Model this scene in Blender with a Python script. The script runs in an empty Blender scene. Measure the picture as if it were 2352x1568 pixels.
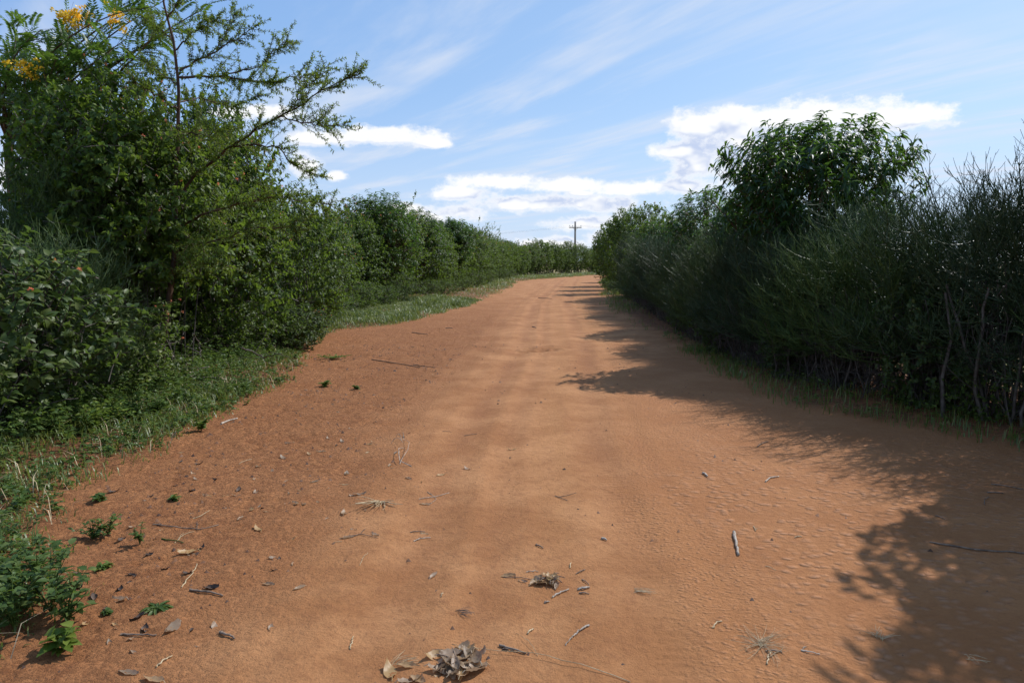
import bpy, math, random
import numpy as np
from mathutils import Vector

rng = np.random.default_rng(7)
random.seed(7)
PI = math.pi
scene = bpy.context.scene
COL = scene.collection
CAM_Z = 1.6
FPX = 1633.0                      # focal length in pixels of a 2352-wide picture
PITCH = math.atan(184.0 / FPX)

# ------------------------------------------------------------------ numpy helpers
def norm(v):
    return v / np.maximum(np.linalg.norm(v, axis=-1, keepdims=True), 1e-9)

def sstep(a, b, x):
    t = np.clip((x - a) / (b - a), 0, 1)
    return t * t * (3 - 2 * t)

def hash2(xi, yi, seed):
    h = (xi.astype(np.int64) * 374761393 + yi.astype(np.int64) * 668265263 + seed * 974711) & 0xffffffff
    h = ((h ^ (h >> 13)) * 1274126177) & 0xffffffff
    return ((h ^ (h >> 16)) & 0xffff) / 65535.0

def vnoise(x, y, seed=0):
    xi = np.floor(x); yi = np.floor(y)
    fx = x - xi; fy = y - yi
    fx = fx * fx * (3 - 2 * fx); fy = fy * fy * (3 - 2 * fy)
    a = hash2(xi, yi, seed); b = hash2(xi + 1, yi, seed)
    c = hash2(xi, yi + 1, seed); d = hash2(xi + 1, yi + 1, seed)
    return (a * (1 - fx) + b * fx) * (1 - fy) + (c * (1 - fx) + d * fx) * fy

def fbm(x, y, seed=0, oct=4):
    s = 0; a = 0.5
    for i in range(oct):
        s = s + a * (vnoise(x, y, seed + i * 17) - 0.5)
        x = x * 2.03 + 11.3; y = y * 2.03 + 7.7; a *= 0.5
    return s

# ------------------------------------------------------------------ lines of the place (x as a function of the distance y)
def line(pts):
    ys = np.array([p[0] for p in pts], float); xs = np.array([p[1] for p in pts], float)
    return lambda y: np.interp(y, ys, xs)
road_left = line([(-6, -3.2), (0, -2.3), (3.1, -1.95), (3.4, -2.05), (4.0, -2.55), (5.0, -3.0), (5.9, -2.9), (6.9, -2.95), (8.2, -2.95), (9.7, -2.8),
                  (11.5, -3.25), (13, -3.7), (15.5, -4.1), (16.8, -3.9), (18, -2.8), (23.7, -1.85), (30, -1.0), (44, 0.0), (52, 0.45), (58, .6), (65, 2.9),
                  (82, 9.4), (95, 18), (110, 30), (140, 60)])
road_right = line([(-6, 4.6), (3, 4.6), (5.7, 4.3), (6.9, 3.7), (7.9, 2.95), (10.4, 2.95), (13, 3.05), (15.4, 3.1), (20, 3.2), (23.7, 3.3), (29, 3.65),
                   (36, 4.6), (43, 5.4), (65, 7.9), (76, 10.5), (86, 17), (99, 30), (125, 60)])
hedge_right = line([(-4, 5.4), (5, 5.15), (6.5, 4.8), (7.1, 4.5), (9, 3.6), (11, 3.45), (13, 3.5), (16, 3.7), (22, 4.1), (29, 4.8), (40, 5.6), (52, 6.4),
                    (70, 9.0), (80, 13)])
hedge_left = line([(3, -3.6), (5, -3.9), (7, -4.4), (10, -4.8), (13, -4.5), (16, -4.6), (18, -5.6), (22, -5.6), (26, -4.9), (29, -4.3), (36, -3.3), (43, -2.6),
                   (52, -1.7), (65, -0.4), (72, 1.0), (78, 2.6), (84, 5.2), (90, 8.6), (97, 13.0), (105, 19), (116, 30)])
track = line([(0, -.15), (2.9, 0.0), (6.5, .2), (13, .75), (26, 1.4), (52, 3.9), (65, 5.4), (82, 11), (110, 30)])

def masks(x, y):
    rl = road_left(y); rr = road_right(y)
    edge = 0.36 * fbm(x * 2.1, y * 2.1, 3, 3) + 1.1 * fbm(x * .7, y * .45, 4, 3) * sstep(10, 16, y)
    out = np.maximum(rl - x, x - rr) + edge                     # >0 outside the bare soil
    u = x - track(y)
    loose = sstep(-0.75, -1.9, u + 0.5 * fbm(x * .9, y * .9, 21, 3)) * sstep(40, 14, y)
    scale = sstep(0.55, 1.1, u + 0.9 * fbm(x * .8, y * .5, 31, 3)) * sstep(16, 8, y)
    return out, u, loose, scale

def height(x, y, full=True):
    x = np.asarray(x, float); y = np.asarray(y, float)
    out, u, loose, scale = masks(x, y)
    h = 0.10 * fbm(x * .22, y * .22, 41, 2) * sstep(4, 14, np.hypot(x, y))
    h = h + 0.10 * sstep(-0.1, 1.6, out) - .02
    if not full:
        return h
    inside = sstep(0.3, -0.2, out)
    # wheel tracks
    wob = 0.10 * fbm(x * 0, y * .7, 51, 2) * 2
    for c, w, a in ((-.62, .16, .016), (.62, .17, .014), (-.2, .10, .007), (.95, .10, .008), (-1.35, .13, .010)):
        d = (u - c - wob) / w
        h = h + inside * .8 * a * (-np.exp(-d * d) + .55 * np.exp(-(np.abs(d) - 1.7) ** 2 * 2.5))
    tm = (np.exp(-((u + .62 - wob) / .10) ** 4) + np.exp(-((u - .62 - wob) / .10) ** 4)) * np.clip(3.2 * fbm(x * .8, y * .8, 131, 2) + .15, 0, 1) * sstep(7.5, 5.0, y)
    h = h + inside * tm * .0065 * np.sin(y * 2 * PI / .062 + 9 * np.abs(u - np.sign(u) * .62 - wob))
    # loose, trodden soil on the left
    h = h + loose * (0.020 * fbm(x * 4, y * 6, 61, 5) + .018 * np.maximum(0, fbm(x * 17, y * 17, 62, 3)) - 0.012 * sstep(.10, .22, fbm(x * 9, y * 9, 63, 2)))
    h = h + loose * .030 * fbm(x * 13, y * 13, 66, 4) * sstep(-.1, .15, fbm(x * 1.7, y * 1.7, 67, 2))
    h = h + inside * (0.012 * fbm(x * 4, y * 2.2, 64, 4))
    # a scuffed hollow in mid road and a small burrow near the right hedge
    for cx, cy, rx, ry, dp in ((.32, 13.0, .34, .30, .05), (.62, 13.1, .22, .22, .04), (2.72, 3.85, .035, .03, .05), (-.78, 4.75, .10, .2, .018)):
        e = ((x - cx) / rx) ** 2 + ((y - cy) / ry) ** 2
        h = h - dp * np.exp(-e) * (1 + 2.5 * fbm(x * 6, y * 6, 77, 3)) + dp * .35 * np.exp(-(np.sqrt(e) - 1.5) ** 2 * 4) * (.5 + 2 * np.maximum(0, fbm(x * 5, y * 5, 78, 3)))
    return h

def hz(x, y):
    return float(height(np.array([x]), np.array([y]))[0])

def ray(px, py):
    cx = (px - 1176) / FPX; cy = -(py - 784) / FPX
    f = np.array([0, math.cos(PITCH), -math.sin(PITCH)]); u = np.array([0, math.sin(PITCH), math.cos(PITCH)])
    return f + cx * np.array([1., 0, 0]) + cy * u

def at(px, py):
    """ground point seen at a pixel of the 2352-wide picture"""
    d = ray(px, py); z = 0.0
    for _ in range(5):
        t = (z - CAM_Z) / d[2]
        z = hz(d[0] * t, d[1] * t)
    return np.array([d[0] * t, d[1] * t, z])

def P(px, py, depth):
    d = ray(px, py)
    return d * (depth / d[1]) + np.array([0, 0, CAM_Z])

# ------------------------------------------------------------------ mesh builder
class MB:
    def __init__(self):
        self.v = []; self.t = []; self.n = 0; self.m = []
    def add(self, v, t, mi=0):
        v = np.asarray(v, np.float32).reshape(-1, 3); t = np.asarray(t, np.int64).reshape(-1, 3)
        self.v.append(v); self.t.append(t + self.n); self.n += len(v); self.m.append(np.full(len(t), mi, np.int32))
    def mesh(self, name, mats, smooth=False):
        me = bpy.data.meshes.new(name)
        v = np.concatenate(self.v); t = np.concatenate(self.t)
        me.vertices.add(len(v)); me.vertices.foreach_set('co', v.ravel())
        me.loops.add(len(t) * 3); me.loops.foreach_set('vertex_index', t.ravel().astype(np.int32))
        me.polygons.add(len(t))
        me.polygons.foreach_set('loop_start', np.arange(0, len(t) * 3, 3, dtype=np.int32))
        me.polygons.foreach_set('loop_total', np.full(len(t), 3, np.int32))
        if smooth:
            me.polygons.foreach_set('use_smooth', np.ones(len(t), bool))
        for m in (mats if isinstance(mats, (list, tuple)) else [mats]):
            me.materials.append(m)
        mi = np.concatenate(self.m)
        if mi.any():
            me.polygons.foreach_set('material_index', mi)
        me.update(calc_edges=True); me.validate()
        return me

def tubes(mb, paths, radii, sides=4, mi=0, cap=False):
    paths = np.asarray(paths, float); N, M, _ = paths.shape
    radii = np.broadcast_to(np.asarray(radii, float), (N, M))
    T = norm(np.gradient(paths, axis=1))
    e = norm(paths[:, -1] - paths[:, 0])
    ref = np.where(np.abs(e[:, 2:3]) > .8, np.array([[1., 0.13, 0]]), np.array([[0.1, 0.05, 1.]]))
    A = norm(np.cross(T, ref[:, None, :])); B = np.cross(T, A)
    th = np.arange(sides) * 2 * PI / sides
    v = paths[:, :, None, :] + radii[:, :, None, None] * (np.cos(th)[None, None, :, None] * A[:, :, None, :] + np.sin(th)[None, None, :, None] * B[:, :, None, :])
    base = (np.arange(N) * M * sides)[:, None, None]
    i = np.arange(M - 1)[None, :, None] * sides; k = np.arange(sides)[None, None, :]; k2 = (k + 1) % sides
    a = base + i + k; b = base + i + k2; c = a + sides; d = b + sides
    t = np.concatenate([np.stack([a, b, d], -1).reshape(-1, 3), np.stack([a, d, c], -1).reshape(-1, 3)])
    if cap:
        for r in (0, M - 1):
            bb = np.arange(N) * M * sides + r * sides
            for q in range(1, sides - 1):
                t = np.concatenate([t, np.stack([bb, bb + q, bb + q + 1], -1)])
    mb.add(v.reshape(-1, 3), t, mi)

LEAF = {
    'rhomb': (np.array([(0, 0, 0), (.42, .5, .10), (1, 0, -.06), (.42, -.5, .10)]), [(0, 2, 1), (0, 3, 2)]),
    'ovate': (np.array([(0, 0, 0), (.35, 0, .03), (.7, 0, -.03), (1, 0, -.16), (.28, .5, .11), (.66, .36, .05), (.28, -.5, .11), (.66, -.36, .05)]),
              [(0, 1, 4), (1, 2, 5), (1, 5, 4), (2, 3, 5), (0, 6, 1), (1, 7, 2), (1, 6, 7), (2, 7, 3)]),
    'lance': (np.array([(0, 0, 0), (.3, 0, .02), (.65, 0, -.08), (1, 0, -.30), (.3, .5, .08), (.65, .40, -.02), (.3, -.5, .08), (.65, -.40, -.02)]),
              [(0, 1, 4), (1, 2, 5), (1, 5, 4), (2, 3, 5), (0, 6, 1), (1, 7, 2), (1, 6, 7), (2, 7, 3)]),
}
def leaves(mb, base, d, n, L, W, kind='rhomb', mi=0):
    tv, tt = LEAF[kind]
    base = np.asarray(base, float); N = len(base)
    L = np.broadcast_to(np.asarray(L, float), (N,)); W = np.broadcast_to(np.asarray(W, float), (N,))
    d = norm(d); s = norm(np.cross(d, n)); n = np.cross(s, d)
    K = len(tv)
    v = (base[:, None, :] + d[:, None, :] * (tv[None, :, 0:1] * L[:, None, None]) + s[:, None, :] * (tv[None, :, 1:2] * W[:, None, None])
         + n[:, None, :] * (tv[None, :, 2:3] * L[:, None, None]))
    t = (np.arange(N)[:, None, None] * K + np.array(tt)[None]).reshape(-1, 3)
    mb.add(v.reshape(-1, 3), t, mi)

def bez(p0, p1, p2, M):
    t = np.linspace(0, 1, M)[None, :, None]
    return (1 - t) ** 2 * p0[:, None, :] + 2 * t * (1 - t) * p1[:, None, :] + t * t * p2[:, None, :]

def rnd(n, k=3):
    return rng.normal(size=(n, k))

# ------------------------------------------------------------------ objects
def link(name, me, parent=None):
    o = bpy.data.objects.new(name, me); COL.objects.link(o)
    if parent: o.parent = parent
    return o

def tag(o, label=None, cat=None, group=None, kind=None):
    if label: o['label'] = label
    if cat: o['category'] = cat
    if group: o['group'] = group
    if kind: o['kind'] = kind
    return o

def thing(name, label, cat, loc=(0, 0, 0), rz=0.0, sc=(1, 1, 1), group=None):
    o = bpy.data.objects.new(name, None); COL.objects.link(o)
    o.empty_display_size = .2
    o.location = [float(a) for a in loc]; o.rotation_euler = (0, 0, rz); o.scale = sc
    return tag(o, label, cat, group)

ORD = ['first', 'second', 'third', 'fourth', 'fifth', 'sixth', 'seventh', 'eighth', 'ninth', 'tenth', 'eleventh', 'twelfth', 'thirteenth', 'fourteenth',
       'fifteenth', 'sixteenth', 'seventeenth', 'eighteenth', 'nineteenth', 'twentieth', 'twenty-first', 'twenty-second', 'twenty-third', 'twenty-fourth',
       'twenty-fifth', 'twenty-sixth', 'twenty-seventh', 'twenty-eighth', 'twenty-ninth', 'thirtieth', 'thirty-first', 'thirty-second', 'thirty-third',
       'thirty-fourth', 'thirty-fifth', 'thirty-sixth']

# ------------------------------------------------------------------ materials
class NT:
    def __init__(self, mat):
        self.t = mat.node_tree; self.t.nodes.clear()
    def n(self, typ, ins=None, **kw):
        nd = self.t.nodes.new(typ)
        for k, v in kw.items(): setattr(nd, k, v)
        for k, v in (ins or {}).items():
            s = nd.inputs[k]
            if hasattr(v, 'is_output') or isinstance(v, bpy.types.NodeSocket): self.t.links.new(v, s)
            else: s.default_value = v
        return nd
    def math(self, op, a, b=0.0, c=0.0, clamp=False):
        return self.n('ShaderNodeMath', {0: a, 1: b, 2: c}, operation=op, use_clamp=clamp).outputs[0]
    def mix(self, f, a, b, typ='MIX'):
        nd = self.t.nodes.new('ShaderNodeMix'); nd.data_type = 'RGBA'; nd.blend_type = typ
        for i, v in ((0, f), (6, a), (7, b)):
            if isinstance(v, bpy.types.NodeSocket): self.t.links.new(v, nd.inputs[i])
            else: nd.inputs[i].default_value = (*v, 1) if isinstance(v, tuple) and len(v) == 3 else v
        return nd.outputs[2]
    def ramp(self, f, stops):
        nd = self.n('ShaderNodeValToRGB', {0: f}); el = nd.color_ramp.elements
        while len(el) < len(stops): el.new(.5)
        for e, (p, c) in zip(el, stops):
            e.position = p; e.color = (*c, 1) if len(c) == 3 else c
        return nd.outputs[0]
    def map(self, v, a, b, c=0., d=1., smooth=True):
        return self.n('ShaderNodeMapRange', {0: v, 1: a, 2: b, 3: c, 4: d}, interpolation_type='SMOOTHSTEP' if smooth else 'LINEAR').outputs[0]

def mat(name):
    m = bpy.data.materials.new(name); m.use_nodes = True
    return m, NT(m)

def leaf_mat(name, lo, mid, hi, trans=(.16, .22, .03), tf=.35, rough=.42, spec=.5, vary=((.70, .74, .70), (1, 1, .95), (1.38, 1.24, .70))):
    m, t = mat(name)
    isl = t.n('ShaderNodeNewGeometry').outputs['Random Per Island']
    oi = t.n('ShaderNodeObjectInfo').outputs['Random']
    c = t.ramp(isl, [(0, lo), (.5, mid), (1, hi)])
    c = t.mix(1.0, c, t.ramp(oi, [(0, vary[0]), (.5, vary[1]), (1, vary[2])]), 'MULTIPLY')
    p = t.n('ShaderNodeBsdfPrincipled', {'Base Color': c, 'Roughness': rough, 'Specular IOR Level': spec})
    tc = t.mix(.75, c, trans)
    tr = t.n('ShaderNodeBsdfTranslucent', {'Color': tc})
    mx = t.n('ShaderNodeMixShader', {0: tf, 1: p.outputs[0], 2: tr.outputs[0]})
    t.n('ShaderNodeOutputMaterial', {0: mx.outputs[0]})
    return m

def plain_mat(name, lo, hi, rough=.7, nscale=8.0, spec=.3, bump=.0, stretch=None):
    m, t = mat(name)
    co = t.n('ShaderNodeTexCoord').outputs['Object']
    if stretch: co = t.n('ShaderNodeMapping', {0: co, 3: stretch}).outputs[0]
    nz = t.n('ShaderNodeTexNoise', {'Vector': co, 'Scale': nscale, 'Detail': 5.0}).outputs[0]
    isl = t.n('ShaderNodeNewGeometry').outputs['Random Per Island']
    f = t.math('ADD', t.map(nz, .3, .7), t.math('MULTIPLY', t.math('SUBTRACT', isl, .5), .7), clamp=True)
    c = t.mix(f, lo, hi)
    ins = {'Base Color': c, 'Roughness': rough, 'Specular IOR Level': spec}
    if bump:
        ins['Normal'] = t.n('ShaderNodeBump', {'Strength': bump, 'Distance': .01, 'Height': nz}).outputs[0]
    p = t.n('ShaderNodeBsdfPrincipled', ins)
    t.n('ShaderNodeOutputMaterial', {0: p.outputs[0]})
    return m

M_LANT = leaf_mat('lantana_leaf', (.030, .064, .013), (.056, .105, .020), (.118, .165, .028), trans=(.20, .30, .03), tf=.42, rough=.50, spec=.28)
M_LANTN = leaf_mat('lantana_leaf_near', (.034, .060, .014), (.058, .092, .022), (.115, .145, .036), trans=(.17, .27, .04), tf=.33, rough=.48, spec=.3)
M_BROAD = leaf_mat('long_leaf', (.018, .046, .016), (.030, .072, .020), (.06, .115, .025), trans=(.14, .27, .03), tf=.36, rough=.42, spec=.35)
M_FEATH = leaf_mat('feathery_leaf', (.04, .085, .016), (.065, .12, .02), (.11, .16, .028), trans=(.24, .33, .03), tf=.42, rough=.5)
M_PINN = leaf_mat('pinnate_leaf', (.022, .060, .015), (.04, .09, .022), (.07, .13, .03), trans=(.17, .29, .03), tf=.38, rough=.38)
M_PENCIL = leaf_mat('pencil_twig', (.028, .054, .022), (.046, .084, .032), (.11, .145, .066), trans=(.10, .19, .03), tf=.16, rough=.46, spec=.35, vary=((.66, .72, .64), (1, 1, 1), (1.3, 1.36, .7)))
M_STEM = plain_mat('grey_stem', (.045, .035, .027), (.12, .098, .078), nscale=14, bump=.4, rough=.6)
M_BARK = plain_mat('brown_bark', (.06, .035, .02), (.17, .095, .055), nscale=18, bump=.6, stretch=(1, 1, .25))
M_THORN = plain_mat('thorn_bark', (.045, .024, .013), (.11, .055, .028), nscale=18, bump=.6, stretch=(1, 1, .25))
M_GRASS = leaf_mat('grass_blade', (.055, .10, .020), (.10, .15, .034), (.19, .195, .065), trans=(.28, .34, .06), tf=.35, rough=.45)
M_STRAW = plain_mat('dry_straw', (.30, .21, .11), (.52, .40, .24), nscale=30, rough=.6)
M_HERB = leaf_mat('weed_leaf', (.045, .090, .020), (.075, .125, .030), (.13, .17, .05), trans=(.20, .30, .04), tf=.33, rough=.5, spec=.25)
M_DEAD = leaf_mat('dead_leaf', (.25, .16, .10), (.37, .26, .175), (.52, .41, .30), trans=(.60, .40, .24), tf=.32, rough=.5)
M_DEADD = plain_mat('dark_dead_leaf', (.06, .038, .026), (.16, .105, .075), rough=.7, nscale=25, bump=.3)
M_STICK = plain_mat('bleached_stick', (.24, .18, .13), (.48, .41, .33), nscale=40, bump=.5, stretch=(1, 1, 1))
M_TWIG = plain_mat('brown_twig', (.09, .06, .042), (.24, .17, .12), nscale=40, bump=.4)
M_YEL = leaf_mat('yellow_petal', (.78, .46, .01), (.88, .58, .02), (.90, .68, .04), trans=(.9, .6, .05), tf=.3, rough=.6)
M_PINK = leaf_mat('pink_petal', (.62, .16, .10), (.75, .28, .10), (.80, .30, .30), trans=(.9, .35, .2), tf=.3, rough=.6)
M_POLE = plain_mat('weathered_pole', (.16, .14, .12), (.27, .24, .21), nscale=6, bump=.3, stretch=(1, 1, .1))
M_IRON = plain_mat('dark_iron', (.05, .05, .05), (.09, .09, .09), rough=.5)
M_PORC = plain_mat('porcelain', (.45, .45, .45), (.6, .6, .6), rough=.25, spec=.5)

def soil_mat():
    m, t = mat('red_soil')
    at_ = lambda n: t.n('ShaderNodeAttribute', attribute_name=n).outputs['Fac']
    pos = t.n('ShaderNodeNewGeometry').outputs['Position']
    loose, scale, verge, streak, field = [at_(k) for k in ('loose', 'scale', 'verge', 'streak', 'field')]
    n1 = t.n('ShaderNodeTexNoise', {'Vector': pos, 'Scale': 1.3, 'Detail': 8.0, 'Roughness': .62}).outputs[0]
    n2 = t.n('ShaderNodeTexNoise', {'Vector': pos, 'Scale': 14.0, 'Detail': 9.0, 'Roughness': .74}).outputs[0]
    n3 = t.n('ShaderNodeTexNoise', {'Vector': pos, 'Scale': 160.0, 'Detail': 4.0, 'Roughness': .7}).outputs[0]
    c = t.mix(t.map(n1, .36, .66), (0.315, 0.1330, 0.0480), (0.440, 0.2080, 0.0850))
    c = t.mix(t.math('MULTIPLY', t.map(n2, .46, .70), .50), c, (0.204, 0.0798, 0.0322))
    c = t.mix(t.math('MULTIPLY', streak, .55), c, (0.405, 0.1880, 0.0660))
    c = t.mix(t.math('MULTIPLY', at_('rut'), .55), c, (0.240, 0.0952, 0.0371))
    lo = t.mix(t.map(n2, .38, .62), (0.225, 0.0800, 0.0270), (0.385, 0.1580, 0.0580))
    c = t.mix(t.math('MULTIPLY', loose, .72), c, lo)
    c = t.mix(t.math('MULTIPLY', scale, .55), c, (0.337, 0.1360, 0.0483))
    dk = t.math('MULTIPLY', t.map(n3, .56, .70), t.math('ADD', .42, t.math('MULTIPLY', loose, .33)))
    c = t.mix(dk, c, (0.102, 0.0381, 0.0178))
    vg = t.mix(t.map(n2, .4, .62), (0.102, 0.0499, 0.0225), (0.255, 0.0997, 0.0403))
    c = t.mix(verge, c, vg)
    fl = t.mix(t.map(n1, .40, .62), (0.306, 0.2177, 0.0966), (0.143, 0.1543, 0.0403))
    c = t.mix(field, c, fl)
    # plates of dried mud: distance to the cracks between them
    dis = t.n('ShaderNodeTexNoise', {'Vector': pos, 'Scale': 7.0, 'Detail': 3.0}).outputs['Color']
    wp = t.n('ShaderNodeVectorMath', {0: dis, 1: (.07, .07, 0), 2: pos}, operation='MULTIPLY_ADD').outputs[0]
    wp = t.n('ShaderNodeMapping', {0: wp, 3: (1, 1.25, 0)}).outputs[0]
    def domes(sc, lo, keep):
        v = t.n('ShaderNodeTexVoronoi', {'Vector': wp, 'Scale': sc, 'Randomness': 1.0})
        rn = t.n('ShaderNodeSeparateColor', {0: v.outputs['Color']}).outputs[0]
        d = t.map(v.outputs['Distance'], .60, lo)
        return t.math('MULTIPLY', d, t.map(rn, keep, 1.0))
    pa = domes(15.5, .10, -.5); pb = domes(34.0, .05, -.6)
    bigm = at_('big')
    gate = t.map(t.n('ShaderNodeTexNoise', {'Vector': pos, 'Scale': 2.6, 'Detail': 3.0}).outputs[0], .28, .50)
    plate = t.math('ADD', t.math('MULTIPLY', pa, bigm), t.math('MULTIPLY', t.math('MULTIPLY', pb, .55), t.math('SUBTRACT', 1.0, bigm)))
    plate = t.math('MULTIPLY', plate, t.math('MULTIPLY', gate, scale))
    c = t.mix(t.math('MULTIPLY', plate, .75), c, (0.398, 0.2041, 0.1086))
    n4 = t.n('ShaderNodeTexNoise', {'Vector': pos, 'Scale': 38.0, 'Detail': 6.0, 'Roughness': .7}).outputs[0]
    c = t.mix(t.math('MULTIPLY', t.map(n4, .55, .72), t.math('ADD', .26, t.math('MULTIPLY', loose, .10))), c, (0.087, 0.0308, 0.0137))
    lumps = t.math('MULTIPLY', t.map(n4, .40, .70), t.math('ADD', .004, t.math('MULTIPLY', loose, .020)))
    hgt = t.math('ADD', t.math('ADD', t.math('MULTIPLY', n2, .024), t.math('MULTIPLY', n3, .004)), lumps)
    hgt = t.math('ADD', hgt, t.math('MULTIPLY', plate, .028))
    b = t.n('ShaderNodeBump', {'Strength': .75, 'Distance': 1.0, 'Height': hgt}).outputs[0]
    p = t.n('ShaderNodeBsdfPrincipled', {'Base Color': c, 'Roughness': .9, 'Specular IOR Level': .2, 'Normal': b})
    t.n('ShaderNodeOutputMaterial', {0: p.outputs[0]})
    return m
M_SOIL = soil_mat()

# ------------------------------------------------------------------ ground and road: one grid, split along the edge of the bare soil
def build_ground():
    def grow(start, step0, k, end):
        out = [start]
        while out[-1] < end:
            out.append(out[-1] + max(step0, k * abs(out[-1] - start)))
        return out
    xs_d = np.arange(-3.6, 4.2, .014)
    xr = grow(xs_d[-1], .02, .05, 2500)[1:]; xl = [-(a) for a in grow(3.6, .02, .05, 2500)[1:]]
    xs = np.concatenate([np.array(xl[::-1]), xs_d, np.array(xr)])
    ys = [2.0]
    while ys[-1] < 3500:
        y = ys[-1]; ys.append(y + max(.012, .0042 * y if y < 130 else .05 * y))
    back = grow(0, .1, .12, 600); ys = np.concatenate([np.array([2.0 - b for b in back[1:]])[::-1], np.array(ys)])
    X, Y = np.meshgrid(xs, ys)
    Z = height(X, Y)
    out, u, loose, scale = masks(X, Y)
    big = sstep(.8, 1.5, u + .9 * fbm(X * 1.7, Y * 1.7, 73, 2)) * sstep(7.5, 4.5, Y)
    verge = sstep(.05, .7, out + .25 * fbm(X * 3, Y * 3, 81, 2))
    st = np.exp(-((u - 1.0 - .2 * fbm(X * 0, Y * .5, 83, 2)) / .28) ** 2) + .7 * np.exp(-((u - .2) / .2) ** 2) * sstep(2, 6, Y)
    st = st * (.5 + fbm(X * 7, Y * .9, 84, 3) * 1.6)
    hr = hedge_right(Y); hl = hedge_left(Y)
    field = np.maximum(sstep(1.6, 3.2, X - hr), sstep(2.2, 4.5, hl - X)); field = np.where(Y < -8, 1.0, field)
    field = np.maximum(field, sstep(120, 150, Y))
    ny, nx = X.shape
    idx = np.arange(ny * nx).reshape(ny, nx)
    a = idx[:-1, :-1].ravel(); b = idx[:-1, 1:].ravel(); c = idx[1:, 1:].ravel(); d = idx[1:, :-1].ravel()
    V = np.stack([X, Y, Z], -1).reshape(-1, 3)
    fc = out.ravel()[a] < 0.02
    near = (Y.ravel()[a] > -6) & (Y.ravel()[a] < 140)
    road_f = fc & near
    rut = sum(np.exp(-((u - c_ - .20 * fbm(X * 0, Y * .7, 51, 2)) / w_) ** 2) * k_ for c_, w_, k_ in ((-.62, .13, 1), (.62, .14, .9), (-.2, .09, .5), (-1.35, .12, .5))) * np.clip(.55 + 2.2 * fbm(X * 1.5, Y * .8, 85, 3), 0, 1)
    rut = rut + 1.2 * np.exp(-((X - .4) / .45) ** 2 - ((Y - 13) / .35) ** 2) * np.clip(.5 + 3 * fbm(X * 5, Y * 5, 79, 3), 0, 1)
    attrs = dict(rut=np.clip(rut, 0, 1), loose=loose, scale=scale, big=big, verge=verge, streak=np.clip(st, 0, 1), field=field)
    for nm, sel in (('dirt_road', road_f), ('ground', ~road_f)):
        q = np.stack([a[sel], b[sel], c[sel], d[sel]], -1)
        used = np.zeros(len(V), bool); used[q.ravel()] = True
        remap = np.cumsum(used) - 1
        q = remap[q]; v = V[used].astype(np.float32)
        me = bpy.data.meshes.new(nm)
        me.vertices.add(len(v)); me.vertices.foreach_set('co', v.ravel())
        me.loops.add(len(q) * 4); me.loops.foreach_set('vertex_index', q.ravel().astype(np.int32))
        me.polygons.add(len(q))
        me.polygons.foreach_set('loop_start', np.arange(0, len(q) * 4, 4, dtype=np.int32))
        me.polygons.foreach_set('loop_total', np.full(len(q), 4, np.int32))
        me.polygons.foreach_set('use_smooth', np.ones(len(q), bool))
        for k, arr in attrs.items():
            at_ = me.attributes.new(k, 'FLOAT', 'POINT')
            at_.data.foreach_set('value', arr.ravel()[used].astype(np.float32))
        me.materials.append(M_SOIL); me.update(calc_edges=True)
        o = link(nm, me)
        tag(o, {'dirt_road': 'bare orange-red dirt road with faint wheel tracks', 'ground': 'reddish ground beside the road and the fields behind the hedges'}[nm],
            {'dirt_road': 'road', 'ground': 'ground'}[nm], None, 'structure')
build_ground()

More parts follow.
